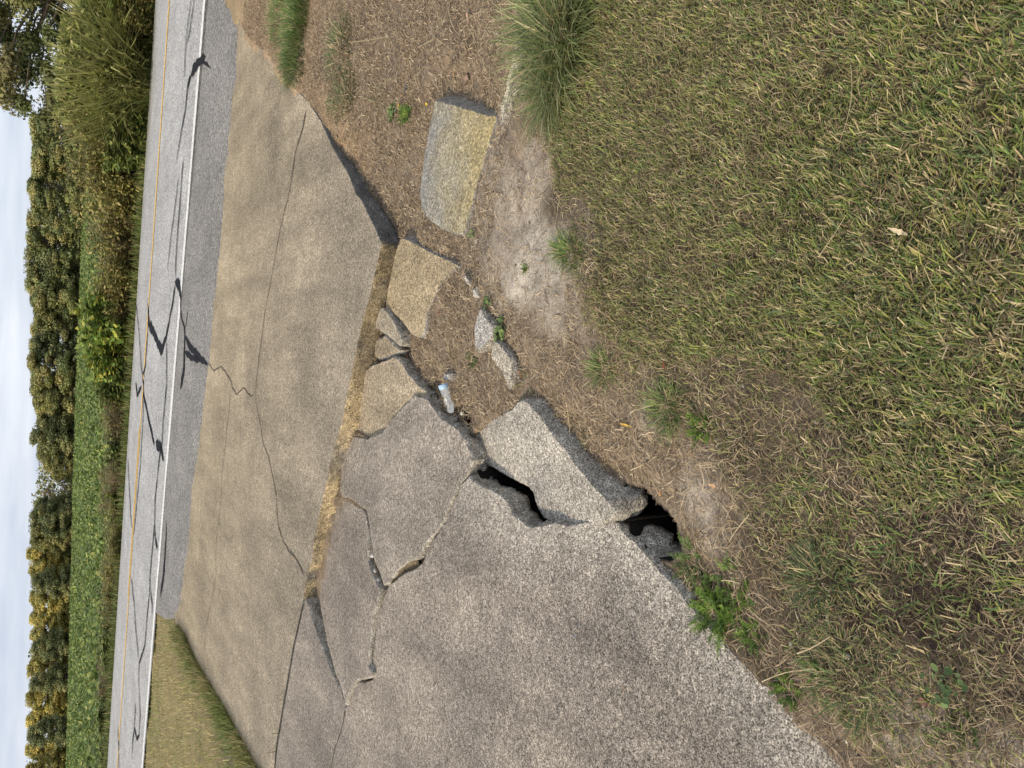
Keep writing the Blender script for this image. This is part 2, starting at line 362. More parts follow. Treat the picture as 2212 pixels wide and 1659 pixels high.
# ---- main slab at the feet
pl_M = plane3([(596, 1640, 0), (659, 1296, -.002), (1013, 1028, -.03)])
M_edge = np.array([ray_plane(x, y, pl_M)[:2] for x, y in M_OUT[36:72]])
def M_top(x, y, d):
    dd = pdist(x, y, M_edge, False)
    s = np.clip(.5 + fbm(np.c_[x, y] / .35, 41, 3), 0, 1)
    c = lerp((.315, .27, .218), (.215, .186, .155), s)
    k = np.clip(1 - (dd + .06 * fbm(np.c_[x, y] / .08, 43, 3)) / .28, 0, 1)
    return c * (1 - k)[:, None] + np.array((.40, .36, .30))[None] * k[:, None]
def grey_side(x, y, dz):
    n1 = fbm(np.c_[x, y, dz] / .03, 15, 3)
    return lerp((.42, .385, .32), (.22, .20, .17), np.clip(.45 + n1 * .8, 0, 1))
drive = slab('driveway', M_OUT, pl_M, .10, .014, .045, .006, M_top, grey_side, side_rough=.022, seed=3, und=.003, batter=(.88, -.48, .045, 1.78))
tag(drive, kind='structure', label='large speckled grey-brown concrete slab filling the bottom of the photo', cat='driveway')

def piece(name, out, pl, thick, tc, label, rough=.006, sr=.010, step=.013, seed=5, group='broken concrete pieces', mat=None, side=None, chip=.006, cat='concrete slab', und=.003, batter=None):
    o = slab(name, out, plane3(pl), thick, step, .035, rough, const(tc, .14, .12, seed), side or grey_side, side_rough=sr, seed=seed, mat=mat, chip=chip, und=und, batter=batter)
    return tag(o, label, cat, group)
P1 = piece('concrete_slab', P1_OUT, [(735, 1483, -.004), (690, 1290, -.07), (824, 1286, -.022)], .12, (.30, .255, .205), 'sunken triangular slab between the wedge-shaped dark gap and the long crack', seed=51, rough=.003)
P2 = piece('concrete_slab', P2_OUT, [(734, 1062, -.078), (765, 940, -.088), (1011, 1026, -.035)], .11, (.30, .26, .21), 'large sunken slab fragment in the middle of the break, jagged edge over the gap', seed=52, rough=.007, sr=.022)
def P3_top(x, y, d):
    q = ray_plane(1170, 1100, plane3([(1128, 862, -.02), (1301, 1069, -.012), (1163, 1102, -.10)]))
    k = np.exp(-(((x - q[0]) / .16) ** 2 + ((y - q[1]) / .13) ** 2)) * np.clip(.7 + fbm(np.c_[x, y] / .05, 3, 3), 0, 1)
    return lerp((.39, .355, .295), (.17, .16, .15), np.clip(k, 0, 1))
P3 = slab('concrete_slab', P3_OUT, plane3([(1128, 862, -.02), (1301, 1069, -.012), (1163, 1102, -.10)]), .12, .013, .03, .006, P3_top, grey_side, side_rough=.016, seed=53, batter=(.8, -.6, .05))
tag(P3, 'pale wedge-shaped slab fragment tipping into the dark hole beside the dirt bank', 'concrete slab', 'broken concrete pieces')
P4 = piece('concrete_slab', P4_OUT, [(786, 828, -.085), (770, 930, -.11), (900, 850, -.09)], .13, (.355, .29, .20), 'fan-shaped golden fragment half under the jagged slab, against the joint face', seed=54, sr=.014)
P5 = piece('concrete_chunk', P5_OUT, [(820, 667, -.055), (811, 705, -.075), (866, 745, -.075)], .12, (.31, .265, .195), 'narrow tilted chunk wedged between the square golden slab and a rounder lump', seed=55, cat='concrete chunk', step=.009, sr=.012)
P6 = piece('concrete_chunk', P6_OUT, [(829, 724, -.085), (808, 760, -.095), (866, 757, -.09)], .11, (.30, .245, .165), 'small rounded lump of concrete in the dark gap between larger fragments', seed=56, cat='concrete chunk', step=.009, rough=.01, sr=.014, chip=.014)
def gold_side(x, y, dz):
    n1 = fbm(np.c_[x, y, dz] / .03, 15, 3); return lerp((.32, .295, .25), (.19, .175, .155), np.clip(.45 + n1 * .8, 0, 1))
P7 = piece('concrete_slab', P7_OUT, [(864, 516, -.06), (997, 576, -.045), (905, 728, -.075)], .12, (.38, .30, .185), 'squarish golden slab with one pit, leaning beside the apron corner', seed=57, side=gold_side, rough=.004, batter=(.88, -.48, .045))
def P8_top(x, y, d):
    q = plane3([(939, 215, -.045), (1074, 254, -.035), (910, 452, -.055)]); a = ray_plane(905, 400, q); b = ray_plane(1060, 330, q)
    k = ((x - a[0]) * (b[0] - a[0]) + (y - a[1]) * (b[1] - a[1])) / ((b[0] - a[0]) ** 2 + (b[1] - a[1]) ** 2)
    return lerp((.30, .285, .25), (.43, .345, .165), np.clip(k * 1.1 - .12 + .3 * fbm(np.c_[x, y] / .09, 7, 3), 0, 1))
P8 = slab('curb_block', P8_OUT, plane3([(939, 215, -.045), (1074, 254, -.035), (910, 452, -.055)]), .12, .012, .02, .003, P8_top, gold_side, side_rough=.004, seed=58, mat=M_agg, chip=.009, und=.006, batter=(.88, -.48, .06))
tag(P8, 'long pebbly curb block with yellow stained side lying alone in the washed out dirt', 'curb block', 'broken concrete pieces')
pale_side = lambda x, y, dz: lerp((.33, .30, .25), (.2, .18, .15), np.clip(.4 + fbm(np.c_[x, y, dz] / .02, 3, 2), 0, 1))
P9 = piece('concrete_fragment', P9_OUT, [(1036, 664, -.012), (1067, 705, -.014), (1025, 745, -.016)], .07, (.36, .335, .30), 'pale half buried fragment directly above a round leaved clover plant', seed=59, cat='concrete fragment', side=pale_side, chip=.012, rough=.008)
P10 = piece('concrete_fragment', P10_OUT, [(1068, 737, -.012), (1106, 780, -.014), (1094, 838, -.02)], .07, (.42, .37, .29), 'pale pointed half buried fragment just below the clover plant', seed=60, cat='concrete fragment', side=pale_side, chip=.012, rough=.008)
P11 = piece('concrete_fragment', P11_OUT, [(1126, 70, -.006), (1098, 215, -.008), (1078, 266, -.01)], .07, (.43, .375, .275), 'long sandy strip of buried concrete edge below the tall grass clump', seed=61, cat='concrete fragment', side=pale_side, chip=.012, rough=.012)
P12 = piece('concrete_fragment', P12_OUT, [(995, 597, -.02), (1014, 606, -.025), (1004, 612, -.025)], .05, (.40, .36, .29), 'thumb sized pale bit below the corner of the square golden slab', seed=62, cat='concrete fragment', side=pale_side, step=.006, chip=.008)
P13 = piece('concrete_fragment', P13_OUT, [(1018, 622, -.02), (1032, 640, -.025), (1020, 640, -.025)], .05, (.34, .32, .28), 'small grey bit in the straw above the larger half buried fragments', seed=63, cat='concrete fragment', side=pale_side, step=.006, chip=.008)
P14 = piece('concrete_fragment', P14_OUT, [(958, 803, -.05), (974, 812, -.055), (957, 818, -.055)], .05, (.42, .39, .33), 'small whitish lump of rubble just above the plastic bottle', seed=64, cat='concrete fragment', side=pale_side, step=.006, chip=.01)

# ---- ribbons (cracks, tar, paint) laid on a surface
def ribbon(name, pts, width, mat, parent, zf, lift=.003, step=.02, jit=.25, taper=True, seed=1, wander=0.):
    P = np.array(pts, float); L = np.r_[0, np.cumsum(np.hypot(*np.diff(P[:, :2], axis=0).T))]
    n = max(3, int(L[-1] / step)); u = np.linspace(0, L[-1], n)
    X = np.interp(u, L, P[:, 0]); Y = np.interp(u, L, P[:, 1])
    wd = np.interp(u, L, width) if hasattr(width, '__len__') else np.full(n, width)
    tx = np.gradient(X); ty = np.gradient(Y); h = np.hypot(tx, ty) + 1e-9; nx, ny = -ty / h, tx / h
    q = np.c_[X, Y]
    if wander: wv = fbm(q / (step * 4), seed + 2, 3) * wander; X = X + nx * wv; Y = Y + ny * wv
    w1 = wd * .5 * (1 + jit * 2 * fbm(q / (step * 3), seed, 3)); w2 = wd * .5 * (1 + jit * 2 * fbm(q / (step * 3), seed + 7, 3))
    if taper: e = np.clip(np.minimum(np.arange(n), n - 1 - np.arange(n)) / 4., .1, 1); w1 *= e; w2 *= e
    A = np.c_[X + nx * w1, Y + ny * w1]; B = np.c_[X - nx * w2, Y - ny * w2]
    V = np.vstack([np.c_[A, zf(A[:, 0], A[:, 1]) + lift], np.c_[B, zf(B[:, 0], B[:, 1]) + lift]])
    i = np.arange(n - 1); return mesh(name, V, np.c_[n + i, n + i + 1, i + 1, i], mat, parent=parent)
zA = lambda x, y: prof(tt(x, y))
def gp(L): return [GA(x, y) for x, y in L]
JOINT = [(663, 232), (655, 275), (638, 332), (627, 410), (607, 490), (593, 565), (583, 622), (572, 677), (568, 715), (560, 772), (554, 825), (553, 867), (563, 917), (568, 954), (580, 985), (590, 1030), (597, 1067), (599, 1110), (603, 1140), (613, 1170), (625, 1192), (635, 1200), (648, 1222), (659, 1244)]
ribbon('crack', gp(JOINT), [.02, .02, .014, .010, .008, .008, .008, .008, .010, .010, .008, .008, .008, .008, .010, .010, .010, .010, .010, .010, .012, .012, .013, .014], M_crack, apron, zA, .004, .015, .4, wander=.006, seed=3)
ribbon('crack', gp([(452, 786), (455, 790), (462, 802), (478, 791), (485, 800), (500, 824), (502, 837), (512, 853), (527, 837), (542, 857), (550, 850)]), .014, M_crack, apron, zA, .004, .015, .5, wander=.008, seed=4)
ribbon('crack', gp([(500, 837), (490, 930), (480, 1030), (479, 1080), (472, 1130), (467, 1180), (467, 1244), (465, 1257), (460, 1282), (450, 1332), (445, 1352), (442, 1420)]), .007, M_crack, apron, zA, .004, .02, .5, wander=.008, seed=5)
ribbon('joint', gp([(594, 1700), (594, 1659), (597, 1614), (614, 1514), (635, 1394), (656, 1300)]), [.028, .024, .012, .010, .010, .010], M_crack, apron, zA, .004, .02, .3, seed=6)
zM = lambda x, y: pl_M[0] + pl_M[1] * x + pl_M[2] * y
ribbon('crack', [ray_plane(x, y, pl_M) for x, y in [(747, 1527), (742, 1560), (732, 1595), (724, 1615), (718, 1650), (712, 1680)]], [.012, .008, .006, .008, .006, .005], M_crack, drive, zM, .003, .012, .5, wander=.004, seed=8)

# ------------------------------------------------------------------ road
def strip(name, s0, s1, ns_, ts, mat, col, lift=0., parent=None):
    S = np.linspace(s0, s1, ns_); V = []; 
    for t in ts:
        x, y = st(S, np.full(ns_, t)); V.append(np.c_[x, y, np.full(ns_, float(prof(t)) + lift)])
    V = np.vstack(V); F_ = []
    i = np.arange(ns_ - 1)
    for r_ in range(len(ts) - 1): F_.append(np.c_[r_ * ns_ + i, r_ * ns_ + i + 1, (r_ + 1) * ns_ + i + 1, (r_ + 1) * ns_ + i])
    return mesh(name, V, np.vstack(F_), mat, col(V) if col else None, parent=parent)
def road_col(V):
    t = tt(V[:, 0], V[:, 1]); k = .5 + .5 * np.cos((t - 0.3) / 3.65 * 4 * math.pi)
    return np.array((.345, .34, .328))[None] * (1 + .05 * k)[:, None]
road = strip('road', -260, 260, 400, list(np.linspace(-.12, 7.45, 16)), M_asph, road_col)
tag(road, kind='structure', label='grey asphalt two lane road crossing the top of the scene', cat='road')
def line(name, s0, s1, t, wd, mat, seed):
    n = int((s1 - s0) / .12)
    S = np.linspace(s0, s1, n); x, y = st(S, np.full(n, t))
    return ribbon(name, np.c_[x, y], wd, mat, road, zA, .004, .12, .12, False, seed)
line('edge_line', -120, 60, 0., .15, M_white, 3)
line('edge_line', -120, 60, 7.18, .10, M_white, 4)
line('centre_line', -120, 60, 3.60, .12, M_yel, 5)
for ya, yb in ((1290, 924), (2300, 1700)):
    a = GT(ya, 3.8); b = GT(yb, 3.8); line('centre_dash', float(ss(a[0], a[1])), float(ss(b[0], b[1])), 3.80, .10, M_yel, 6)
# shoulder: darker, coarser asphalt between the edge line and the apron
sh = [GA(x, y) for x, y in SH_TOP[::-1]] + [GA(x, y) for x, y in SH_OUT[1:]]
near_ = []
for q in sh:
    near_.append(q)
near_ = resample(np.array(near_ + [near_[-1] + 1e-4]), .06)[:-1]
a_ = []; b_ = []
for q in near_:
    s_, t_ = ss(q[0], q[1]), tt(q[0], q[1]); t_ += .02 * float(fbm(np.array([[s_ / .2, 0]]), 3, 3)[0])
    if t_ > -.13: t_ = -.13
    a_.append((s_, t_))
a_ = np.array(a_); K = 8; V = []
for k in range(K + 1):
    t_ = a_[:, 1] + (-.1 - a_[:, 1]) * k / K
    x, y = st(a_[:, 0], t_); V.append(np.c_[x, y, prof(t_) + .007 - (.012 if k == 0 else 0)])
n_ = len(a_); i = np.arange(n_ - 1); V = np.vstack(V)
shoulder = mesh('road_shoulder', V, np.vstack([np.c_[k * n_ + i, k * n_ + i + 1, (k + 1) * n_ + i + 1, (k + 1) * n_ + i][:, ::-1] for k in range(K)]), M_asph,
                np.array((.205, .195, .18))[None] * (1 + .12 * fbm(V[:, :2] / .4, 3, 3))[:, None])
tag(shoulder, kind='structure', label='dark coarse asphalt shoulder between white line and apron', cat='road shoulder')
SH_W = np.vstack([near_[:, :2], np.array([st(a_[-1, 0], -.1), st(a_[0, 0], -.1)])])
TAR = [([(414, -40), (414, 0), (406, 62), (401, 125), (400, 175)], .05), ([(421, -40), (421, 0), (410, 75), (404, 105)], .05),
       ([(415, 160), (407, 187), (402, 237), (395, 275), (386, 325), (382, 360)], [.14, .09, .08, .06, .05, .03]),
       ([(447, 122), (440, 128), (431, 136), (420, 150), (414, 165)], [.1, .16, .13, .2, .12]), ([(438, 130), (447, 138), (457, 148)], [.1, .05, .03]),
       ([(398, 332), (392, 415), (386, 490), (381, 565), (380, 612)], .07), ([(388, 375), (377, 465), (370, 515), (365, 565), (362, 585)], .05),
       ([(380, 608), (389, 620), (392, 640), (392, 665), (395, 690), (401, 710), (401, 727), (400, 765), (399, 802), (393, 830), (391, 842)], [.14, .16, .1, .04, .04, .06, .07, .13, .15, .16, .1]),
       ([(401, 725), (412, 750), (427, 765), (437, 777), (452, 790)], [.06, .11, .12, .1, .03]), ([(401, 760), (415, 772), (435, 780)], [.1, .1, .08]), ([(409, 660), (404, 697), (401, 712)], [.03, .04, .05]),
       ([(380, 610), (375, 652), (370, 677), (365, 702), (360, 727), (350, 757), (342, 740), (332, 717), (324, 702)], [.13, .09, .08, .08, .1, .2, .16, .16, .3]),
       ([(323, 715), (321, 665), (320, 640)], [.25, .06, .05]),
       ([(361, 730), (361, 830), (359, 855), (354, 905), (351, 955), (346, 985), (341, 1030), (336, 1080), (335, 1130), (332, 1167), (325, 1244), (325, 1269), (319, 1332), (314, 1394), (302, 1432), (301, 1457), (301, 1482), (304, 1544), (301, 1589), (297, 1597), (291, 1572), (294, 1514)], .075),
       ([(291, 1572), (287, 1607), (286, 1644)], .09), ([(311, 830), (311, 855), (322, 905), (335, 965)], .1), ([(338, 955), (341, 962), (349, 966), (355, 997)], [.25, .25, .12, .16]),
       ([(321, 710), (315, 790), (309, 815), (311, 830), (310, 905), (304, 1005), (297, 1080), (290, 1160)], .08), ([(300, 590), (301, 715), (306, 790), (309, 812)], .07),
       ([(294, 825), (297, 855), (306, 835)], .12), ([(277, 990), (280, 1055), (285, 1142)], .1), ([(284, 1244), (291, 1307), (294, 1357), (299, 1407), (301, 1430)], .08),
       ([(325, 1267), (330, 1307), (330, 1340)], [.06, .1, .06]), ([(335, 1130), (337, 1167), (342, 1192)], .09),
       ([(360, 1112), (361, 1154), (358, 1204), (355, 1244), (352, 1264), (349, 1282), (349, 1297)], [.03, .06, .12, .14, .16, .1, .03]), ([(255, 1569), (257, 1607), (258, 1680)], .1)]
for k, (pts, wd) in enumerate(TAR):
    ribbon('tar_seal', gp(pts), np.array(wd) * .8 if hasattr(wd, '__len__') else wd * .8, M_tar, road, zA, .012 if k not in (3, 7, 8, 9, 24) else .014, .04, .3, True, 70 + k, wander=.015)

# ------------------------------------------------------------------ ground sheet
GC = [ # photo x, y, height against the slope profile, soil colour
 (450, 1505, -.012, 'd'), (420, 1436, -.01, 'd'), (500, 1590, -.015, 'd'), (545, 1680, -.02, 'd'), (400, 1500, -.01, 'v'), (450, 1620, -.01, 'v'), (350, 1450, -.01, 'v'), (330, 1600, -.01, 'v'),
 (545, 60, .004, 'o'), (520, 20, .004, 'o'), (495, -20, .006, 'o'), (480, -100, .006, 'o'), (560, -60, .0, 's'), (590, 110, .005, 'o'), (610, 140, .004, 'o'), (640, 165, .001, 'o'), (672, 205, -.004, 'o'), (700, 250, -.014, 'o'), (720, 300, -.03, 'o'), (742, 330, -.055, 'o'), (770, 370, -.085, 'o'), (800, 420, -.10, 's'), (822, 445, -.11, 's'), (850, 500, -.125, 's'),
 (700, 120, -.03, 's'), (760, 60, -.03, 's'), (780, 200, -.06, 's'), (850, 120, -.06, 's'), (860, 250, -.09, 's'), (950, 100, -.06, 's'), (840, 330, -.105, 's'), (895, 330, -.13, 's'), (900, 380, -.13, 's'), (915, 270, -.13, 's'), (890, 460, -.125, 's'), (920, 170, -.09, 's'), (975, 175, -.125, 's'), (1010, 180, -.125, 's'), (1050, 200, -.11, 's'), (940, 190, -.12, 's'), (990, 120, -.08, 's'), (1078, 230, -.09, 's'),
 (935, 500, -.075, 's'), (965, 520, -.068, 's'), (1000, 516, -.06, 's'), (1000, 530, -.085, 's'), (1036, 420, -.05, 'p'), (1060, 330, -.045, 'p'), (1018, 480, -.055, 'p'), (1085, 240, -.05, 'p'), (1060, 120, -.04, 's'), (1080, 40, -.03, 's'),
 (1000, 590, -.05, 's'), (985, 610, -.058, 's'), (962, 640, -.062, 's'), (942, 700, -.074, 's'), (925, 730, -.10, 's'), (900, 745, -.125, 's'), (880, 770, -.15, 'd'), (900, 800, -.14, 's'), (930, 815, -.13, 's'), (945, 835, -.15, 'd'), (985, 860, -.095, 's'), (990, 890, -.12, 's'),
 (970, 770, -.085, 's'), (1000, 720, -.055, 's'), (1030, 640, -.035, 's'), (1060, 560, -.025, 'p'), (1000, 840, -.075, 's'), (1020, 890, -.09, 's'), (1050, 870, -.07, 's'), (1090, 850, -.05, 's'), (1100, 870, -.06, 's'), (1130, 840, -.055, 's'), (1150, 840, -.06, 's'),
 (1100, 450, -.025, 'p'), (1150, 400, -.015, 'p'), (1160, 520, -.015, 'g'), (1130, 620, -.02, 'g'), (1190, 560, -.012, 'g'), (1160, 330, -.02, 'p'), (1120, 300, -.03, 's'), (1200, 440, -.012, 'd'), (1130, 700, -.025, 's'), (1200, 680, -.015, 'p'), (1180, 780, -.03, 's'), (1250, 850, -.03, 's'),
 (1175, 875, -.075, 's'), (1230, 920, -.075, 's'), (1260, 965, -.08, 's'), (1290, 1010, -.085, 's'), (1320, 1045, -.09, 's'), (1345, 1050, -.085, 's'), (1380, 1050, -.075, 's'), (1430, 1085, -.07, 's'), (1460, 1140, -.07, 's'), (1475, 1190, -.075, 's'), (1490, 1220, -.085, 'd'), (1510, 1260, -.08, 'd'), (1540, 1320, -.07, 'd'), (1600, 1390, -.055, 'd'), (1680, 1480, -.05, 'd'), (1750, 1550, -.05, 's'), (1830, 1640, -.05, 's'),
 (1330, 950, -.045, 's'), (1400, 900, -.03, 'p'), (1420, 1000, -.045, 's'), (1500, 1060, -.05, 'p'), (1530, 1150, -.05, 'p'), (1450, 850, -.02, 'd'), (1560, 800, -.01, 'd'), (1600, 1000, -.03, 'd'), (1650, 1200, -.03, 'd'), (1700, 1350, -.03, 'd'), (1850, 1250, -.015, 'd'), (1800, 1450, -.02, 'd'), (1950, 1550, -.015, 'p'), (2150, 1500, -.0, 'd'), (2100, 1300, 0, 'k'), (1990, 1320, 0, 'k'), (1840, 1320, -.01, 'k'), (2200, 1650, 0, 'p'),
 (1250, 300, 0, 'd'), (1400, 100, 0, 'd'), (1500, 400, 0, 'd'), (1700, 200, 0, 'd'), (1700, 600, 0, 'd'), (2000, 400, 0, 'd'), (2000, 800, 0, 'd'), (2200, 100, 0, 'd'), (1300, 600, 0, 'd'), (1400, 700, -.005, 'd'), (1900, 950, 0, 'd'), (1200, 100, 0, 'd'), (1250, 0, 0, 'd')]
SOIL = dict(v=(.22, .18, .085), o=(.36, .255, .155), s=(.215, .165, .115), p=(.335, .28, .215), g=(.42, .37, .30), d=(.10, .078, .05), k=(.05, .034, .024))
GCW = np.array([np.r_[GA(x, y, d)[:2], d] for x, y, d, c in GC]); GCC = np.array([SOIL[c] for *_, c in GC])
def idw(x, y, vals, pw=3.2):
    out = np.zeros((len(x), vals.shape[1])); sw = np.zeros(len(x))
    for (a, b, _), v in zip(GCW, vals):
        k = 1. / (((x - a) ** 2 + (y - b) ** 2) ** (pw / 2) + 1e-6); sw += k; out += k[:, None] * v
    return out / sw[:, None]
HOLES = [([(1340, 1050), (1376, 1060), (1393, 1070), (1418, 1096), (1442, 1117), (1457, 1154), (1462, 1180), (1445, 1205), (1405, 1195), (1360, 1145), (1325, 1090)], .6),
         ([(1016, 985), (1030, 975), (1045, 1000), (1060, 1003), (1110, 1030), (1160, 1070), (1180, 1115), (1230, 1132), (1200, 1160), (1120, 1130), (1090, 1090), (1040, 1060)], .45),
         ([(970, 868), (985, 880), (1000, 900), (1005, 912), (990, 935), (960, 915), (950, 890)], .22),
         ([(808, 712), (822, 716), (836, 724), (828, 735), (810, 740), (800, 730)], .2), ([(795, 770), (808, 765), (815, 782), (800, 795), (790, 795)], .2)]
HOLW = [(np.array([GA(x, y, -.06)[:2] for x, y in h]), d) for h, d in HOLES]
def field_z(x, y): return .1 + np.clip((y - 20) / 200, 0, 1.15) * (-.72 + np.clip((x + 20) * .012, -1.6, 0) + np.clip((x - 60) * .03, 0, 3))
def gz(x, y, cut=True, noise=True):
    t = tt(x, y); z = prof(t)
    near = (np.hypot(x, y - 3) < 9)
    dl = np.full(len(x), -.012)
    if near.any():
        k = np.clip((np.hypot(x[near], y[near] - 3) - 5.5) / 3.5, 0, 1)
        dl[near] = idw(x[near], y[near], GCW[:, 2:3])[:, 0] * (1 - k) - .012 * k
    z = z + dl
    k = np.clip((t - 8.6) / 3, 0, 1); z = z * (1 - k) + field_z(x, y) * k
    z = np.where(t < -12, np.maximum(z, -.12), z)
    if noise:
        p = np.c_[x, y]; z = z + .010 * fbm(p / .22, 11, 3) + .0045 * fbm(p / .035, 17, 2) * near
    if cut:
        for h, d in HOLW:
            b = (np.abs(x - h[:, 0].mean()) < 1) & (np.abs(y - h[:, 1].mean()) < 1)
            if b.any():
                ins = pip(x[b], y[b], h); ds = pdist(x[b], y[b], h)
                zz = z[b]; zz = np.where(ins, zz - d * np.clip(ds / .022, 0, 1) ** .6, zz); z[b] = zz
        for O, th, zf in SLABS:
            x0, y0 = O.min(0); x1, y1 = O.max(0); b = (x > x0) & (x < x1) & (y > y0) & (y < y1)
            if b.any():
                ins = pip(x[b], y[b], O) & (pdist(x[b], y[b], O) > np.where((y[b] > 4.5) | (x[b] > 1.85) | (x[b] < -1.15), .065, .012))
                zz = z[b]; z[b] = np.where(ins, np.minimum(zz, zf(x[b], y[b]) - th - .03), zz)
        for h, d in HOLW[:2]:
            c_ = h.mean(0); b = (np.hypot(x - c_[0], y - c_[1]) < .4) & (z < -.12)
            z[b] = np.minimum(z[b], -.5)
        s_ = ss(x, y); b = (t > -.02) & (t < 7.4) & (np.abs(s_) < 262); z = np.where(b, prof(t) - .06, z)
        b = (np.abs(x) < 9) & (t > -4) & (t < .3)
        if b.any():
            ins = pip(x[b], y[b], SH_W) & (pdist(x[b], y[b], SH_W) > .07); zz = z[b]; z[b] = np.where(ins, prof(t[b]) - .05, zz)
    return z
def grade(a, b, fine, lo, hi, g=1.13):
    mid = [a]
    edges = fine
    xs = []
    for (p, q, st_) in edges: xs += list(np.arange(p, q - 1e-6, st_))
    xs.append(edges[-1][1])
    d = edges[-1][2]; v = xs[-1]
    while v < hi: d *= g; v += d; xs.append(v)
    d = edges[0][2]; v = xs[0]; lo_ = []
    while v > lo: d *= g; v -= d; lo_.append(v)
    return np.array(lo_[::-1] + xs)
GXs = grade(0, 0, [(-4.2, -1.2, .05), (-1.2, 1.9, .0135), (1.9, 4.2, .04)], -1800, 1800)
GYs = grade(0, 0, [(.45, 1.3, .025), (1.3, 4.6, .0135), (4.6, 9.5, .05)], -60, 2200)
gx, gy = np.meshgrid(GXs, GYs); sh_ = gx.shape; gx = gx.ravel(); gy = gy.ravel()
gzv = gz(gx, gy)
t = tt(gx, gy)
gcol = np.full((len(gx), 3), SOIL['v'])
near = np.hypot(gx, gy - 3) < 8
mixk = np.clip((np.hypot(gx[near], gy[near] - 3) - 5) / 2.5, 0, 1)[:, None]
gcol[near] = idw(gx[near], gy[near], GCC, 3.0) * (1 - mixk) + gcol[near] * mixk
gcol *= (1 + .22 * fbm(np.c_[gx, gy] / .3, 23, 3) + .15 * fbm(np.c_[gx, gy] / .05, 29, 2))[:, None]
gcol[t > 7.4] = (.05, .065, .022)
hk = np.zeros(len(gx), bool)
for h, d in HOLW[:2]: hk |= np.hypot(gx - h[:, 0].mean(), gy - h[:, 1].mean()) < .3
void = near & hk & (gzv < gz(gx, gy, cut=False) - .09); v2 = void.reshape(sh_); v3 = v2.copy(); v3[1:] |= v2[:-1]; v3[:-1] |= v2[1:]; v3[:, 1:] |= v2[:, :-1]; v3[:, :-1] |= v2[:, 1:]; gcol[v3.ravel()] = (.008, .0065, .005)  # cavity shade put into the vertex colour: near-black walls, floor and rim
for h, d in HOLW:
    b = (np.hypot(gx - h[:, 0].mean(), gy - h[:, 1].mean()) < .7); ins = np.zeros(len(gx), bool); ins[b] = pip(gx[b], gy[b], h) | ((pdist(gx[b], gy[b], h) < .03) & (gzv[b] < -.13)); gcol[ins] = (.010, .008, .006)  # soil in every hole painted near black to stand in for deep shade
ny, nx_ = sh_; i = np.arange(ny - 1)[:, None] * nx_ + np.arange(nx_ - 1)[None]; i = i.ravel()
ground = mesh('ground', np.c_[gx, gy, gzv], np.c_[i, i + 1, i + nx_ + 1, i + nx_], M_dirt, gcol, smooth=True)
tag(ground, kind='structure', label='dry sandy soil, lawn bed and field ground', cat='ground')

# ------------------------------------------------------------------ blades, strands, leaves
def blades(pos, L, wd, az, lean, bend, tipw=.35, levels=2):
    """flat blades: base pos (N,3), leaning away from vertical by lean (rad) towards az, bending further by bend"""
    n = len(pos); d = np.c_[np.cos(az), np.sin(az)]; sd = np.c_[-np.sin(az), np.cos(az)]
    V = []; p = pos.copy(); a = lean.copy(); seg = L / levels
    for k in range(levels + 1):
        f = k / levels; ww = wd * (1 - (1 - tipw) * f ** 1.5) * .5
        V.append(np.c_[p[:, 0] + sd[:, 0] * ww, p[:, 1] + sd[:, 1] * ww, p[:, 2]]); V.append(np.c_[p[:, 0] - sd[:, 0] * ww, p[:, 1] - sd[:, 1] * ww, p[:, 2]])
        p = p + np.c_[d * (np.sin(a) * seg)[:, None], np.cos(a) * seg]; a = a + bend / levels
    V = np.stack(V, 1); m_ = 2 * (levels + 1); b = (np.arange(n) * m_)[:, None]
    Fs = np.concatenate([b + np.array([[2 * k, 2 * k + 1, 2 * k + 3, 2 * k + 2]]) for k in range(levels)])
    return V.reshape(-1, 3), Fs, m_
def leaves(c, size, asp=.55, flat=.0, droop=None, out=None):
    """pointed leaf quads with random facing; flat pulls the normals upward"""
    n = len(c); u = rs.normal(size=(n, 3)); u[:, 2] *= (1 - flat); u /= np.linalg.norm(u, axis=1)[:, None]
    if droop is not None: u[:, 2] -= droop; u /= np.linalg.norm(u, axis=1)[:, None]
    r = rs.normal(size=(n, 3)); r[:, 2] *= (1 - flat); v = np.cross(u, r); v2 = np.cross(u, v)
    if flat: v = np.cross(u, np.c_[rs.normal(size=(n, 2)) * .35, np.ones(n)])
    v /= np.linalg.norm(v, axis=1)[:, None] + 1e-9
    if out is not None:
        o_ = out + rs.normal(0, .45, (n, 3)); o_ /= np.linalg.norm(o_, axis=1)[:, None]; u = np.cross(o_, rs.normal(size=(n, 3))); u /= np.linalg.norm(u, axis=1)[:, None]; v = np.cross(o_, u)
    s = np.asarray(size).reshape(-1, 1) * np.ones((n, 1))
    V = np.stack([c - u * s * .5, c + v * s * asp * .5 - u * s * .05, c + u * s * .5, c - v * s * asp * .5 - u * s * .05], 1).reshape(-1, 3)
    return V, np.arange(4 * n).reshape(-1, 4)
def pick(cols, n, p=None, var=.18):
    cols = np.array(cols); k = rs.choice(len(cols), n, p=p); return cols[k] * (1 + var * rs.normal(size=(n, 1))).clip(.45, 1.7)
def wp(poly, dz=-.02): return np.array([GA(x, y, dz)[:2] for x, y in poly])
LAWN = wp([(1262, -150), (1258, 40), (1240, 110), (1213, 162), (1201, 237), (1190, 300), (1200, 362), (1210, 415), (1270, 430), (1290, 477), (1303, 527), (1296, 602), (1270, 650), (1290, 710), (1340, 745), (1390, 790), (1450, 790), (1520, 770), (1600, 770), (1670, 800), (1740, 830), (1800, 900), (1860, 1000), (1900, 1080), (2000, 1100), (2100, 1080), (2400, 1150), (2400, -300), (1500, -300)])
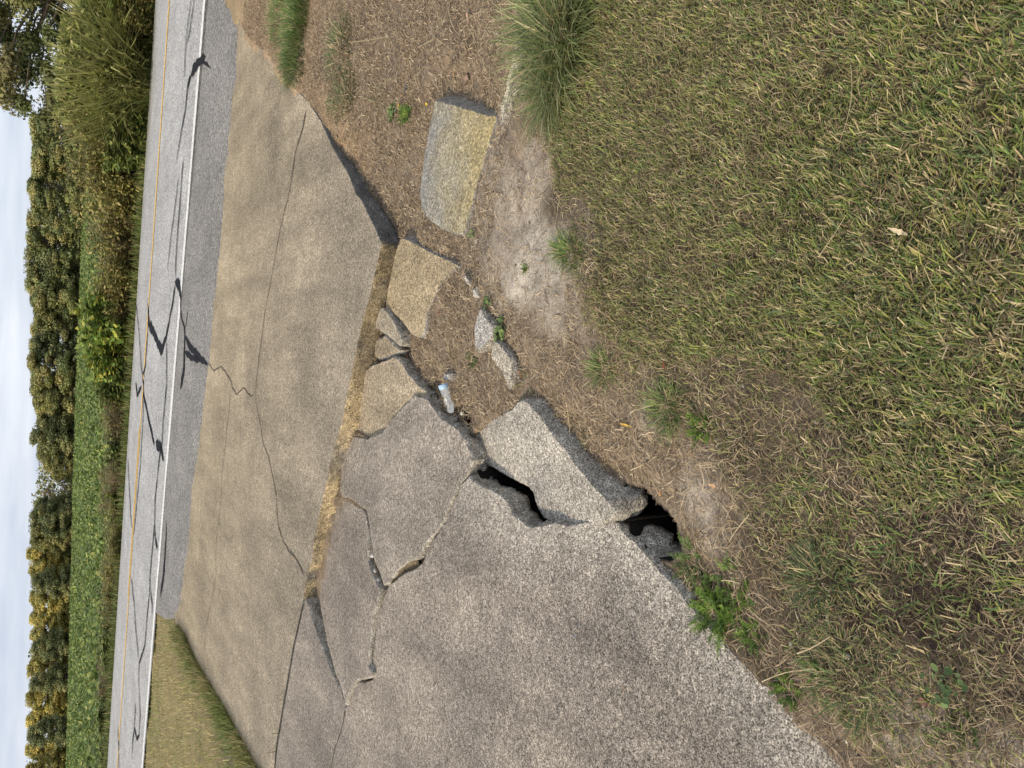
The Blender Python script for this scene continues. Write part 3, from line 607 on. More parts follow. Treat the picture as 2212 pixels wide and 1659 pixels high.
MIXED = wp([(1215, 420), (1262, 700), (1330, 850), (1400, 900), (1480, 920), (1540, 980), (1590, 1080), (1640, 1200), (1690, 1300), (1700, 1400), (1760, 1500), (1860, 1620), (1900, 1700), (2400, 1760), (2400, 1100), (2100, 1040), (1900, 1040), (1860, 950), (1740, 790), (1600, 740), (1400, 750), (1290, 640), (1320, 500)])
def in_slab(x, y, pad=0.):
    r = np.zeros(len(x), bool)
    for O, th, zf in SLABS:
        x0, y0 = O.min(0); x1, y1 = O.max(0); b = (x > x0) & (x < x1) & (y > y0) & (y < y1)
        if b.any(): r[b] |= pip(x[b], y[b], O)
    for h, d in HOLW[:2]: r |= pip(x, y, h)
    return r
n = 330000
x = rs.uniform(-1.3, 2.5, n); y = rs.uniform(.38, 3.6, n)
inl = pip(x, y, LAWN); inm = pip(x, y, MIXED) & ~inl
k2 = fbm(np.c_[x, y] / .16, 51, 3); k3 = fbm(np.c_[x, y] / .45, 57, 2)
dist = np.hypot(x, y)
dens = np.where(inl, .85 + .25 * k2, np.where(inm, .30 + .75 * k2, 0))
keep = (rs.uniform(size=n) < dens) & ~in_slab(x, y)
x, y, inm, k2, k3 = x[keep], y[keep], inm[keep], k2[keep], k3[keep]; n = len(x)
G_ = [(.165, .225, .055), (.225, .265, .07), (.31, .31, .09), (.12, .175, .05), (.17, .225, .095)]; D_ = [(.46, .37, .20), (.38, .29, .16), (.54, .45, .27), (.29, .215, .12)]
dead = rs.uniform(size=n) < np.where(inm, .5 - .5 * k2, .17 - .26 * k2 - .2 * k3)
col = np.where(dead[:, None], pick(D_, n), pick(G_, n) * (1 + .25 * k3[:, None]))
L = rs.uniform(.02, .052, n) * np.clip(.75 + .5 * (1.6 - np.hypot(x, y)), .7, 1.15) * (1 + .3 * k2) * np.where(inm, .8, 1.); wd = rs.uniform(.0020, .0048, n)
clump = fbm(np.c_[x, y] / .05, 71, 2) * 5; az = clump + rs.normal(size=n) * .9
lean = np.clip(rs.normal(.8, .42, n) + np.where(inm, .35, 0), .05, 1.5); bend = rs.uniform(-.2, 1.1, n)
V, Fs, m_ = blades(np.c_[x, y, gz(x, y, cut=False) - .004], L, wd, az, lean, bend, .45)
vc = np.repeat(col, m_, 0).reshape(n, m_, 3); tip = pick(D_, n) * 1.1; cut_ = rs.uniform(size=n) < .28
vc[cut_, -2:] = tip[cut_][:, None]
lawn = mesh('lawn_grass', V, Fs, M_grass, vc.reshape(-1, 3)); tag(lawn, 'mown green lawn grass with dry tips covering the right of the photo', 'grass', kind='stuff')

# thatch between the blades: fine flat strands
# dead straw over the dirt
def straw_mesh(x, y, L, wd, col, zoff, arch=.004):
    n = len(x); a = rs.uniform(0, 2 * math.pi, n); c = rs.normal(0, .5, n); V = []
    z = gz(x, y, cut=False)
    for k in range(4):
        f = k / 3 - .5; aa = a + c * f; px = x + np.cos(aa) * L * f; py = y + np.sin(aa) * L * f
        pz = z + zoff + arch * (1 - (2 * f) ** 2) * rs.uniform(.2, 1.6, n); sx = -np.sin(aa) * wd * .5; sy = np.cos(aa) * wd * .5
        V.append(np.c_[px + sx, py + sy, pz + rs.uniform(-.0006, .0006, n)]); V.append(np.c_[px - sx, py - sy, pz])
    V = np.stack(V, 1).reshape(-1, 3); b = (np.arange(n) * 8)[:, None]
    Fs = np.concatenate([b + np.array([[2 * k, 2 * k + 1, 2 * k + 3, 2 * k + 2]]) for k in range(3)])
    return V, Fs, np.repeat(col, 8, 0)
n = 320000
# even cover over the ground in view: sample the ground, keep what is dirt
x = rs.uniform(-1.2, 3.9, n); y = .4 + rs.uniform(0, 1, n) ** 1.3 * 7.4
t = tt(x, y); inl = pip(x, y, LAWN); inm = pip(x, y, MIXED)
pale = wp([(1092, 255), (1068, 400), (1050, 520), (1090, 640), (1150, 730), (1225, 720), (1215, 560), (1200, 420), (1185, 330)], -.02)
BARE = pip(x, y, pale) | pip(x, y, wp([(1480, 1020), (1450, 1060), (1500, 1120), (1530, 1160), (1545, 1110), (1530, 1040)], -.04))
p = np.where(inl, .12, .75 + .6 * fbm(np.c_[x, y] / .2, 81, 3)); p[BARE] *= .22; p[inm & (y < 1.5)] *= .8
hd = np.minimum(pdist(x, y, HOLW[0][0]), pdist(x, y, HOLW[1][0])); keep = (rs.uniform(size=n) < p) & ~in_slab(x, y) & (hd > .028) & (t < -2.2) & (x > -1.2 + 0 * y)
x, y = x[keep], y[keep]; n = len(x)
S_ = [(.36, .275, .175), (.27, .205, .13), (.47, .38, .255), (.15, .11, .075), (.31, .225, .135)]
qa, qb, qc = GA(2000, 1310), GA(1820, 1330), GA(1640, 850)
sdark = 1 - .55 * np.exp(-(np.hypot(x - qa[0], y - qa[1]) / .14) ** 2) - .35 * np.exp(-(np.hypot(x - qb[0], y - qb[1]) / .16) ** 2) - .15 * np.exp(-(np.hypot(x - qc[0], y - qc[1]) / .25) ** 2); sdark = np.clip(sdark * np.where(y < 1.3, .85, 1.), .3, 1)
V, Fs, c = straw_mesh(x, y, rs.uniform(.016, .055, n) * rs.choice([1, 1, 1, 1.7], n), rs.uniform(.0009, .0022, n) * np.clip(.55 + .28 * np.hypot(x, y), .8, 1.6), pick(S_, n, var=.35) * sdark[:, None], .002, .008)
straw = mesh('dead_grass', V, Fs, M_straw, c); tag(straw, 'dead brown grass clippings strewn over the bare dirt', 'dead grass', kind='stuff')

n = 130000
x = rs.uniform(-1.2, 2.4, n); y = rs.uniform(.4, 3.4, n); okk = (pip(x, y, LAWN) | (pip(x, y, MIXED) & (rs.uniform(size=n) < .3))) & ~in_slab(x, y); x, y = x[okk], y[okk]; n = len(x)
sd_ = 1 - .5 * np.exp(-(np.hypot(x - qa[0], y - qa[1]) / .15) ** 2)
V, Fs, c = straw_mesh(x, y, rs.uniform(.015, .05, n), rs.uniform(.0008, .0026, n), pick([(.30, .24, .13), (.26, .26, .09), (.20, .22, .075), (.38, .31, .18), (.17, .13, .08)], n, var=.3) * sd_[:, None], .004, .014)
tag(mesh('thatch', V, Fs, M_grass, c), 'matted olive and tan thatch between the lawn blades', 'thatch', kind='stuff')
# loose grit and clods on the soil
n = 5200
x = rs.uniform(-1.0, 3.2, n); y = .6 + rs.uniform(0, 1, n) ** 1.2 * 5.6; near_slab = np.minimum.reduce([pdist(x, y, O) for O, *_ in SLABS])
okk = ~in_slab(x, y) & ~pip(x, y, LAWN) & (tt(x, y) < -2.4) & (rs.uniform(size=n) < .35 + .9 * np.exp(-near_slab / .05)); x, y = x[okk], y[okk]; n = len(x)
oct_ = np.array([(1, 0, 0), (-1, 0, 0), (0, 1, 0), (0, -1, 0), (0, 0, 1), (0, 0, -1)], float); of_ = np.array([(0, 2, 4), (2, 1, 4), (1, 3, 4), (3, 0, 4), (2, 0, 5), (1, 2, 5), (3, 1, 5), (0, 3, 5)])
sz = rs.uniform(.0018, .006, n) * rs.choice([1, 1, 1, 1.9], n); P_ = oct_[None] * rs.uniform(.6, 1.3, (n, 6, 3)) + rs.normal(0, .22, (n, 6, 3)); a_ = rs.uniform(0, 6.28, n); ca, sa = np.cos(a_)[:, None], np.sin(a_)[:, None]
P_ = np.stack([P_[..., 0] * ca - P_[..., 1] * sa, P_[..., 0] * sa + P_[..., 1] * ca, P_[..., 2] * .8], -1) * sz[:, None, None] + np.c_[x, y, gz(x, y, cut=False) + sz * .3][:, None]
tag(mesh('gravel', P_.reshape(-1, 3), ((np.arange(n) * 6)[:, None, None] + of_[None]).reshape(-1, 3), M_dirt, np.repeat(pick([(.36, .31, .24), (.25, .20, .14), (.44, .40, .33), (.17, .13, .09)], n), 6, 0)), 'loose grit and clods on the bare soil along the slabs', 'gravel', kind='stuff')

# ------------------------------------------------------------------ near plants
def g1(x, y, dz=-.02):
    q = GA(x, y, dz)
    for _ in range(4):
        z = float(gz(np.array([q[0]]), np.array([q[1]]), cut=False)[0]); q = GZ(x, y, z)
    return q
def tuft(name, px, label, n, L, wd, spread, cols, lean=(.5, .3), bend=(.2, 1.0), cat='grass tuft', group=None, deadp=.12, sx=1., sy=1., rot=0.):
    q = g1(*px); a = rs.uniform(0, 2 * math.pi, n); r = np.sqrt(rs.uniform(0, 1, n)) * spread
    ex, ey = np.cos(a) * r * sx, np.sin(a) * r * sy
    lx = ex * math.cos(rot) - ey * math.sin(rot); ly = ex * math.sin(rot) + ey * math.cos(rot)
    z = gz(q[0] + lx, q[1] + ly, cut=False) - q[2] - .006
    az = np.arctan2(ly, lx) + rs.normal(0, .7, n)
    LL = rs.uniform(L[0], L[1], n); ln = np.clip(rs.normal(lean[0], lean[1], n) + .5 * r / spread, .02, 1.45)
    col = pick(cols, n); dd = rs.uniform(size=n) < deadp; col[dd] = pick(D_, dd.sum())
    V, Fs, m_ = blades(np.c_[lx, ly, z], LL, rs.uniform(wd[0], wd[1], n), az, ln, rs.uniform(bend[0], bend[1], n), .2, 4)
    vc = np.repeat(col, m_, 0).reshape(n, m_, 3); vc[:, -2:] *= 1.15
    o = mesh(name, V, Fs, M_grass, vc.reshape(-1, 3)); o.location = q
    return tag(o, label, cat, group)
GB = [(.12, .19, .05), (.16, .23, .06), (.09, .15, .045), (.20, .25, .08)]
GD = [(.11, .16, .06), (.15, .20, .075), (.09, .13, .055)]
GT_ = [(.15, .195, .07), (.21, .25, .09), (.32, .34, .16), (.11, .15, .05)]
tg = 'tall grass clumps at the lawn edge'
tuft('tall_grass_clump', (1222, 10), 'tall arching grass clump cut by the top edge of the photo', 900, (.10, .30), (.003, .006), .13, GT_, (.35, .25), (.4, 1.3), 'grass clump', tg)
tuft('tall_grass_clump', (1215, 105), 'tall pale green grass clump in the middle of the lawn edge row', 800, (.10, .27), (.003, .006), .10, GT_, (.4, .25), (.5, 1.4), 'grass clump', tg)
tuft('tall_grass_clump', (1200, 195), 'grass clump with blades spilling over the bare dirt, below the taller clumps', 600, (.08, .22), (.003, .0055), .07, GT_, (.6, .3), (.5, 1.3), 'grass clump', tg)
tl = 'grass tufts in the dirt'
tuft('grass_tuft', (1232, 545), 'lone green tuft at the lawn margin between two bare dirt streaks', 420, (.03, .085), (.002, .004), .055, GB, group=tl, sx=.6, sy=1.5, rot=-.4)
tuft('grass_tuft', (1305, 795), 'yellow green tuft standing on dead grass left of the lawn', 320, (.03, .08), (.002, .004), .045, GB + D_[:1], group=tl)
tuft('grass_tuft', (1440, 880), 'dark green tuft above the yellow leaf, amid dead grass', 360, (.03, .085), (.002, .004), .055, GB, group=tl)
tuft('grass_tuft', (1770, 1255), 'dark dense tuft in the worn lawn beside the feathery weed', 420, (.03, .065), (.002, .0045), .075, GD, group=tl)
tuft('grass_tuft', (1830, 1470), 'wide dull green tuft near the bottom edge of the photo', 520, (.03, .07), (.002, .004), .10, GD, group=tl, deadp=.35)
tuft('grass_tuft', (2010, 1285), 'bright broad bladed tuft in dark thatch near the right edge', 50, (.035, .075), (.004, .007), .03, GB, group=tl, lean=(.9, .3))
tuft('grass_tuft', (1960, 1170), 'broad bladed green tuft at the end of the worn patch', 110, (.03, .07), (.0035, .006), .06, GB, group=tl, lean=(.8, .3))
tuft('grass_tuft', (1140, 825), 'small straggly yellowing tuft by the pale pointed fragment', 60, (.04, .10), (.0015, .003), .03, GB + D_, group=tl, lean=(1.0, .3))
tuft('grass_tuft', (1245, 925), 'thin yellowing tuft at the side of the wedge-shaped slab', 70, (.05, .11), (.0015, .003), .04, GB + D_, group=tl, lean=(.9, .3))
gv = 'green patches beside the apron'
tuft('grass_patch', (640, 55), 'bright green grass patch beside the far end of the apron', 2600, (.05, .15), (.004, .008), .33, GB, cat='grass patch', group=gv, sx=1.3, sy=.75, rot=-.3, lean=(.5, .3))
tuft('grass_patch', (608, 8), 'green grass patch touching the top edge of the photo', 1200, (.04, .12), (.003, .006), .30, GB, cat='grass patch', group=gv, lean=(.5, .3))
tuft('grass_patch', (645, 140), 'low grey green weed patch below the bright grass patch', 1300, (.02, .06), (.004, .009), .15, GD, cat='grass patch', group=gv, lean=(.8, .4))
tuft('grass_patch', (735, 105), 'straggly weed patch with long pale stems in the dry gully', 900, (.03, .13), (.003, .007), .19, GD + D_[:1], cat='grass patch', group=gv, lean=(.9, .4))
tuft('grass_patch', (742, 205), 'dark green weed mat in the gully, nearest the apron edge', 1500, (.02, .06), (.004, .009), .17, GD, cat='grass patch', group=gv, lean=(.9, .4), sx=.8, sy=1.3)
tuft('grass_patch', (820, 210), 'tuft of yellow and green stems in the dry gully near the yellow petals', 60, (.06, .17), (.002, .004), .05, GB + D_, cat='grass patch', group=gv, lean=(.9, .4))

def feather(name, px, label, nf, L, spread, cols, group='feathery weeds'):
    """rosette of finely divided fronds"""
    q = g1(*px); P = []; A = []; 
    V_, C_ = [], []
    for k in range(nf):
        a = rs.uniform(0, 2 * math.pi); r = math.sqrt(rs.uniform()) * spread; b = np.array([math.cos(a) * r, math.sin(a) * r, 0.]); l = rs.uniform(*L)
        el = rs.uniform(.35, 1.2); d = np.array([math.cos(a) * math.cos(el), math.sin(a) * math.cos(el), math.sin(el)]); m_ = int(9 + l * 90)
        col = np.array(cols[rs.randint(len(cols))]) * rs.uniform(.75, 1.3)
        for j in range(m_):
            f = (j + .5) / m_; p0 = b + d * l * f + np.array([0, 0, -.25 * l * f * f])
            for s_ in (-1, 1):
                side = np.cross(d, [0, 0, 1.]); side /= np.linalg.norm(side); e = side * s_ * .8 + d * .55 + rs.normal(0, .3, 3); e /= np.linalg.norm(e)
                ll = l * .28 * (1 - f * .75) * rs.uniform(.6, 1.2)
                for h in range(2):
                    e2 = e + rs.normal(0, .35, 3) * h; e2 /= np.linalg.norm(e2); wv = np.cross(e2, rs.normal(size=3)); wv /= np.linalg.norm(wv); wv *= .0011
                    V_.append([p0 - wv, p0 + wv, p0 + e2 * ll + wv * .4, p0 + e2 * ll - wv * .4]); C_.append([col] * 4)
    V = np.array(V_).reshape(-1, 3); o = mesh(name, V, np.arange(len(V)).reshape(-1, 4), M_grass, np.array(C_).reshape(-1, 3)); o.location = q
    return tag(o, label, 'weed', group)
GF = [(.17, .27, .05), (.22, .32, .06), (.12, .20, .05)]
feather('feathery_weed', (1545, 1320), 'largest bright green feathery weed spilling onto the slab edge', 95, (.04, .085), .05, GF)
feather('feathery_weed', (1590, 1265), 'loose feathery weed uphill of the largest one', 40, (.03, .07), .05, GF)
feather('feathery_weed', (1500, 1215), 'thin feathery weed hanging at the end of the dark hole', 26, (.03, .08), .04, [(.12, .19, .06), (.16, .23, .07)])
feather('feathery_weed', (1632, 1372), 'small feathery weed against the slab edge below the largest one', 34, (.025, .055), .025, GF)
feather('feathery_weed', (1705, 1487), 'feathery weed by the slab edge crossed by a long straw', 30, (.025, .05), .025, GF)
feather('feathery_weed', (1765, 1450), 'tiny yellow green feathery weed in the grass off the slab edge', 14, (.02, .04), .015, GF)
feather('feathery_weed', (878, 250), 'small bright feathery weed between two yellow petals in the gully', 40, (.04, .07), .035, GF)
feather('feathery_weed', (1022, 778), 'dark low weed in straw between bottle and half buried fragments', 30, (.02, .045), .022, [(.10, .15, .05), (.14, .20, .06)])
feather('feathery_weed', (1137, 578), 'tiny weed alone on the palest bare dirt', 16, (.015, .03), .012, GF)
feather('feathery_weed', (1522, 925), 'bright leafy weed in the worn lawn near the top of a dead patch', 40, (.03, .06), .03, [(.2, .30, .06), (.15, .24, .05)])
feather('feathery_weed', (2085, 1565), 'faint weed low in the dead grass at the lower right corner', 20, (.02, .04), .02, [(.12, .18, .05)])

def clover(name, px, label, n, spread, rr, cols, group='round leaved weeds'):
    q = g1(*px); V_ = []; F_ = []; C_ = []; S_v = []; S_f = []
    for k in range(n):
        a = rs.uniform(0, 2 * math.pi); r = math.sqrt(rs.uniform()) * spread; c = np.array([math.cos(a) * r, math.sin(a) * r, rs.uniform(.012, .03)]); rad = rs.uniform(*rr)
        nrm = np.array([rs.normal(0, .35), rs.normal(0, .35), 1.]); nrm /= np.linalg.norm(nrm); u = np.cross(nrm, [1, .3, 0]); u /= np.linalg.norm(u); v = np.cross(nrm, u)
        b0 = len(V_); V_.append(c - nrm * rad * .25); col = np.array(cols[rs.randint(len(cols))]) * rs.uniform(.75, 1.25); C_.append(col * 1.15)
        for j in range(10):
            th = j / 10 * 2 * math.pi; k_ = 1 - (.35 if j == 0 else 0); V_.append(c + (u * math.cos(th) + v * math.sin(th)) * rad * k_); C_.append(col)
        F_ += [(b0, b0 + 1 + j, b0 + 1 + (j + 1) % 10) for j in range(10)]
        s0 = len(S_v); S_v += [c + [.0008, 0, 0], c - [.0008, 0, 0], np.array([c[0] * .3, c[1] * .3, -.004]) - [.0008, 0, 0], np.array([c[0] * .3, c[1] * .3, -.004]) + [.0008, 0, 0]]; S_f.append((s0, s0 + 1, s0 + 2, s0 + 3))
    root = empty(name, q); mesh('leaf_cluster', np.array(V_), np.array(F_), M_leaf, np.array(C_), parent=root); mesh('stem', np.array(S_v), np.array(S_f), M_leaf, np.full((len(S_v), 3), (.12, .15, .05)), parent=root)
    return tag(root, label, 'weed', group)
CL = [(.14, .21, .07), (.19, .26, .085), (.11, .17, .055)]
clover('clover_plant', (1086, 712), 'round leaved clover plant between two pale half buried fragments', 46, .05, (.006, .012), CL)
clover('clover_plant', (1058, 655), 'sparse round leaved plant higher up, above the larger clover', 16, .028, (.005, .009), CL)
clover('clover_plant', (1026, 508), 'few small green leaves at the lower end of the pebbly curb block', 14, .03, (.005, .008), CL)
clover('clover_plant', (852, 243), 'round leaved plant beside the small bright feathery weed in the gully', 40, .05, (.006, .011), CL)
clover('clover_plant', (2045, 1470), 'round leaved clover low in the grass near the lower right corner', 24, .045, (.005, .009), [(.09, .14, .05), (.12, .18, .06)])

def dead_leaf(px, label, L, wd, col, az, cat='leaf', group='fallen leaves', name='fallen_leaf', lift=.012, curl=.3):
    q = g1(*px); n = 9; V_ = []
    for k in range(n):
        f = k / (n - 1); w_ = wd * math.sin(math.pi * min(max(f * .96 + .02, 0), 1)) ** .8 * .5 * (1 + .25 * rs.normal()); zz = curl * L * (f - .5) ** 2 + rs.normal(0, .0012)
        for s_ in (-1, 0, 1): V_.append([(f - .5) * L, s_ * w_, zz + (abs(s_) * w_ * .5)])
    V = np.array(V_); c_, s_ = math.cos(az), math.sin(az); V = np.c_[V[:, 0] * c_ - V[:, 1] * s_, V[:, 0] * s_ + V[:, 1] * c_, V[:, 2]]
    F_ = [(3 * k + j, 3 * k + j + 1, 3 * k + j + 4, 3 * k + j + 3) for k in range(n - 1) for j in (0, 1)]
    o = mesh(name, V, np.array(F_), M_dleaf, np.full((len(V), 3), col) * (1 + .2 * rs.normal(size=(len(V), 1))), smooth=True); o.location = (q[0], q[1], q[2] + lift)
    return tag(o, label, cat, group)
dead_leaf((1016, 42), 'pinkish brown curled leaf near the top edge in the gully', .07, .018, (.42, .27, .18), .3)
dead_leaf((1013, 172), 'torn brown leaf beside the shaded end of the curb block', .06, .035, (.30, .20, .14), 1.2)
dead_leaf((985, 163), 'thin orange brown leaf near the curb block end, left of the torn leaf', .035, .012, (.42, .26, .12), .2)
dead_leaf((866, 229), 'small yellow petal left in the gully beside the round leaved plant', .022, .014, (.75, .52, .03), .2, 'petal', 'yellow petals', 'petal')
dead_leaf((926, 227), 'small yellow petal at the corner of the curb block', .022, .014, (.75, .52, .03), 1.5, 'petal', 'yellow petals', 'petal')
dead_leaf((886, 768), 'dark reddish brown leaf in the gap above the fan-shaped fragment', .05, .018, (.16, .07, .04), .1)
dead_leaf((953, 675), 'small rust coloured leaf on straw below the square golden slab', .03, .014, (.30, .15, .07), .8)
dead_leaf((1360, 919), 'yellow and tan folded grass leaf on dead grass', .06, .008, (.62, .40, .08), 1.45)
dead_leaf((1432, 1065), 'small flat orange leaf above the dark hole', .018, .012, (.55, .28, .12), .3)
dead_leaf((1546, 1049), 'pale orange leaf right of the dark hole in grass', .028, .012, (.55, .34, .18), 1.4)
dead_leaf((1441, 790), 'brick red leaf standing in the thin grass', .03, .009, (.20, .06, .035), .2)
dead_leaf((1130, 808), 'brown pointed leaf between pale fragments and a straggly tuft', .035, .014, (.25, .14, .07), .6)
dead_leaf((2002, 1513), 'dull red leaf beside the lowest clover', .026, .016, (.20, .10, .08), .9)
dead_leaf((1396, 1475), 'tiny brown leaf lying on the big speckled slab', .022, .007, (.24, .15, .09), .1, lift=.09)
dead_leaf((628, 1377), 'tiny orange brown leaf on the apron joint', .05, .022, (.38, .20, .10), .1, lift=.03)
dead_leaf((1960, 505), 'faded tan leaf blade lying on the lawn', .05, .008, (.55, .45, .28), 1.1, lift=.035)

def stalk(px0, px1, label, wd, col, lift=(.012, .012), sag=.0, cat='dry stalk', group='dry stalks', name='dry_stalk'):
    a = g1(*px0) + [0, 0, lift[0]]; b = g1(*px1) + [0, 0, lift[1]]; n = 10; r = wd / 2; V_ = []
    L = np.linalg.norm(b - a); off = rs.normal(0, L * .035, 3)
    for k in range(n):
        f = k / (n - 1); p = a + (b - a) * f + off * math.sin(math.pi * f) + np.array([0, 0, sag * math.sin(math.pi * f)]); d = b - a; sd_ = np.cross(d, [0, 0, 1]); sd_ /= np.linalg.norm(sd_); up = np.cross(sd_, d); up /= np.linalg.norm(up)
        for j in range(5):
            th = j / 5 * 2 * math.pi; V_.append(p + (sd_ * math.cos(th) + up * math.sin(th)) * r * (1 - .5 * f))
    F_ = [(5 * k + j, 5 * k + (j + 1) % 5, 5 * (k + 1) + (j + 1) % 5, 5 * (k + 1) + j) for k in range(n - 1) for j in range(5)]
    V = np.array(V_); c = a.copy(); o = mesh(name, V - c, np.array(F_), M_straw, np.full((len(V), 3), col), smooth=True); o.location = c
    return tag(o, label, cat, group)
ST = (.46, .37, .23)
for p0, p1, lb, wd_ in [((1344, 822), (1425, 895), 'long pale stalk slanting through dead grass toward the dark green tuft', .0028), ((1288, 852), (1362, 912), 'thin dry stalk running down to the yellow folded leaf', .002), ((1286, 830), (1292, 862), 'short bent pale stalk at the head of the longest one', .0026),
                    ((976, 20), (1000, 78), 'dry twig by the pinkish brown leaf in the gully', .004), ((1010, 0), (1030, 62), 'long dry twig crossing the top edge in the gully', .003), ((910, 105), (948, 85), 'thick bent dead twig in the gully straw', .006), ((935, 70), (970, 100), 'dead twig crossing the thick bent one', .005), ((1000, 55), (1060, 25), 'thin dead stem beside the pinkish leaf', .0025),
                    ((770, 92), (848, 80), 'long green grey stem lying across the straggly weed patch', .005), ((1662, 1400), (1760, 1520), 'long curved straw beside the slab edge, over a feathery weed', .002), ((1668, 1466), (1785, 1440), 'pale straw lying crosswise near the slab edge', .003), ((1745, 1405), (1815, 1370), 'short thick tan straw in the worn grass', .004),
                    ((1640, 1110), (1598, 1165), 'yellowing split stalk above the feathery weeds', .003), ((1372, 1015), (1428, 985), 'yellow tipped dry blade above the dark hole', .004), ((1232, 868), (1240, 935), 'dry yellow stalk standing beside the wedge-shaped slab', .003),
                    ((1530, 290), (1600, 345), 'pale straw crossing the middle of the lawn', .002), ((1790, 560), (1850, 470), 'long thin straw across the lawn centre', .002), ((1365, 418), (1400, 458), 'white straw at the top of the lawn margin', .0025), ((1860, 150), (1830, 330), 'long thin pale straw in the upper lawn', .0018)]:
    stalk(p0, p1, lb, wd_, np.array(ST) * rs.uniform(.8, 1.25), (.02, .02) if p0[0] < 1500 else (.04, .04))

# little stones
def rock(px, label, size, col, lift=.0, seed=1, name='pebble', group='pebbles', cat='pebble', dz=None, elong=(1, .75, .6)):
    q = g1(*px) if dz is None else GA(px[0], px[1], dz)
    import bmesh
    bm = bmesh.new(); bmesh.ops.create_icosphere(bm, subdivisions=2, radius=1); V = np.array([v.co[:] for v in bm.verts]); Fa = np.array([[v.index for v in f.verts] for f in bm.faces]); bm.free()
    k = 1 + .45 * fbm(V * 1.3 + seed * 7.7, seed, 3); V = V * k[:, None] * np.array(elong) * size / 2
    a = rs.uniform(0, 6.28); V = np.c_[V[:, 0] * math.cos(a) - V[:, 1] * math.sin(a), V[:, 0] * math.sin(a) + V[:, 1] * math.cos(a), V[:, 2]]
    o = mesh(name, V, Fa, M_agg, np.full((len(V), 3), col)); o.location = (q[0], q[1], q[2] + size * elong[2] * .25 + lift); return tag(o, label, cat, group)
rock((1240, 1375), 'grey blue pebble alone on the big speckled slab', .015, (.36, .37, .39), seed=2, dz=-.02)
rock((1030, 522), 'white pebble by the leaves at the curb block lower end', .018, (.55, .53, .5), seed=3)
rock((878, 188), 'dark flat pebble in the gully straw', .045, (.13, .13, .13), seed=4, elong=(1, .7, .35))
rock((983, 632), 'pale oval pebble on straw below the square golden slab', .022, (.42, .36, .27), seed=5, elong=(1, .5, .4))
rock((968, 687), 'larger pale oval pebble lower on the straw', .028, (.45, .40, .28), seed=6, elong=(1, .5, .4))
rock((1000, 893), 'round cream pebble by the gap below the bottle', .028, (.55, .51, .43), seed=7)
rock((870, 247), 'small white pebble between the gully weeds', .02, (.5, .48, .46), seed=8)
rock((1057, 952), 'flat white chip on the tip of the wedge-shaped slab', .016, (.5, .47, .42), seed=9, dz=-.02, elong=(1, .5, .25))
rock((1044, 995), 'white chip low on the tip of the wedge-shaped slab', .014, (.52, .49, .44), seed=10, dz=-.03, elong=(1, .5, .25))
for k, (px_, sz, lb) in enumerate([((806, 1200), .045, 'largest white spall lump in the open crack'), ((812, 1232), .04, 'white spall lump in the middle of the open crack'), ((820, 1255), .05, 'white spall lump where the two cracks meet'), ((824, 1276), .028, 'smallest white spall lump below the crack junction'), ((768, 1106), .02, 'small white spall bit in the upper bend of the crack'), ((793, 1128), .016, 'tiny white spall bit along the upper crack')]):
    rock(px_, lb, sz, (.50, .47, .43), seed=20 + k, dz=-.055, name='spall_lump', group='spalled concrete lumps in the crack', cat='concrete lump', elong=(1, .6, .5))
for k, (px_, sz, lb) in enumerate([((1462, 1222), .04, 'rubble lump half hidden in weeds below the hole'), ((988, 905), .035, 'rubble lump in the gap below the bottle')]):
    rock(px_, lb, sz, (.27, .25, .21), seed=40 + k, dz=-.10, name='rubble_lump', group='rubble along the slab side', cat='rubble')
# soil and gravel filling the open cracks
def fill(pts, wds, seed, label):
    P = [GA(x, y, d) for x, y, d in pts]; V_ = []; n = 0
    P = np.array(P); L = np.r_[0, np.cumsum(np.linalg.norm(np.diff(P, axis=0), axis=1))]; m_ = int(L[-1] / .01) + 2; u = np.linspace(0, L[-1], m_)
    X = np.stack([np.interp(u, L, P[:, k]) for k in range(3)], 1); wv = np.interp(u, L, wds); tx = np.gradient(X, axis=0); h = np.hypot(tx[:, 0], tx[:, 1]) + 1e-9; nn = np.c_[-tx[:, 1] / h, tx[:, 0] / h]
    K = 7
    for j in range(K):
        f = j / (K - 1) * 2 - 1; q = X[:, :2] + nn * (wv * f * .5)[:, None]; z = X[:, 2] - .02 * abs(f) ** 2 + .008 * fbm(q / .02, seed, 3); V_.append(np.c_[q, z])
    i = np.arange(m_ - 1); F_ = np.vstack([np.c_[j * m_ + i, j * m_ + i + 1, (j + 1) * m_ + i + 1, (j + 1) * m_ + i] for j in range(K - 1)])
    V = np.vstack(V_); c = lerp((.24, .18, .10), (.07, .055, .035), np.clip(.5 + fbm(V / .03, seed + 3, 3), 0, 1))
    o = mesh('crack_fill', V, F_, M_dirt, c); return tag(o, label, 'soil', kind='stuff')
fill([(826, 1280, -.05), (819, 1314, -.045), (809, 1364, -.04), (804, 1407, -.035), (801, 1440, -.03)], [.05, .05, .05, .045, .045], 3, 'tan grit filling the lower straight crack')
fill([(840, 1264, -.05), (864, 1231, -.045), (884, 1218, -.045), (903, 1211, -.05)], [.05, .07, .08, .06], 5, 'grit filling the stepped crack above the big slab')
fill([(697, 1225, -.105), (715, 1120, -.105), (731, 1045, -.11), (752, 960, -.115)], [.04, .05, .06, .05], 7, 'golden grit along the foot of the joint face')

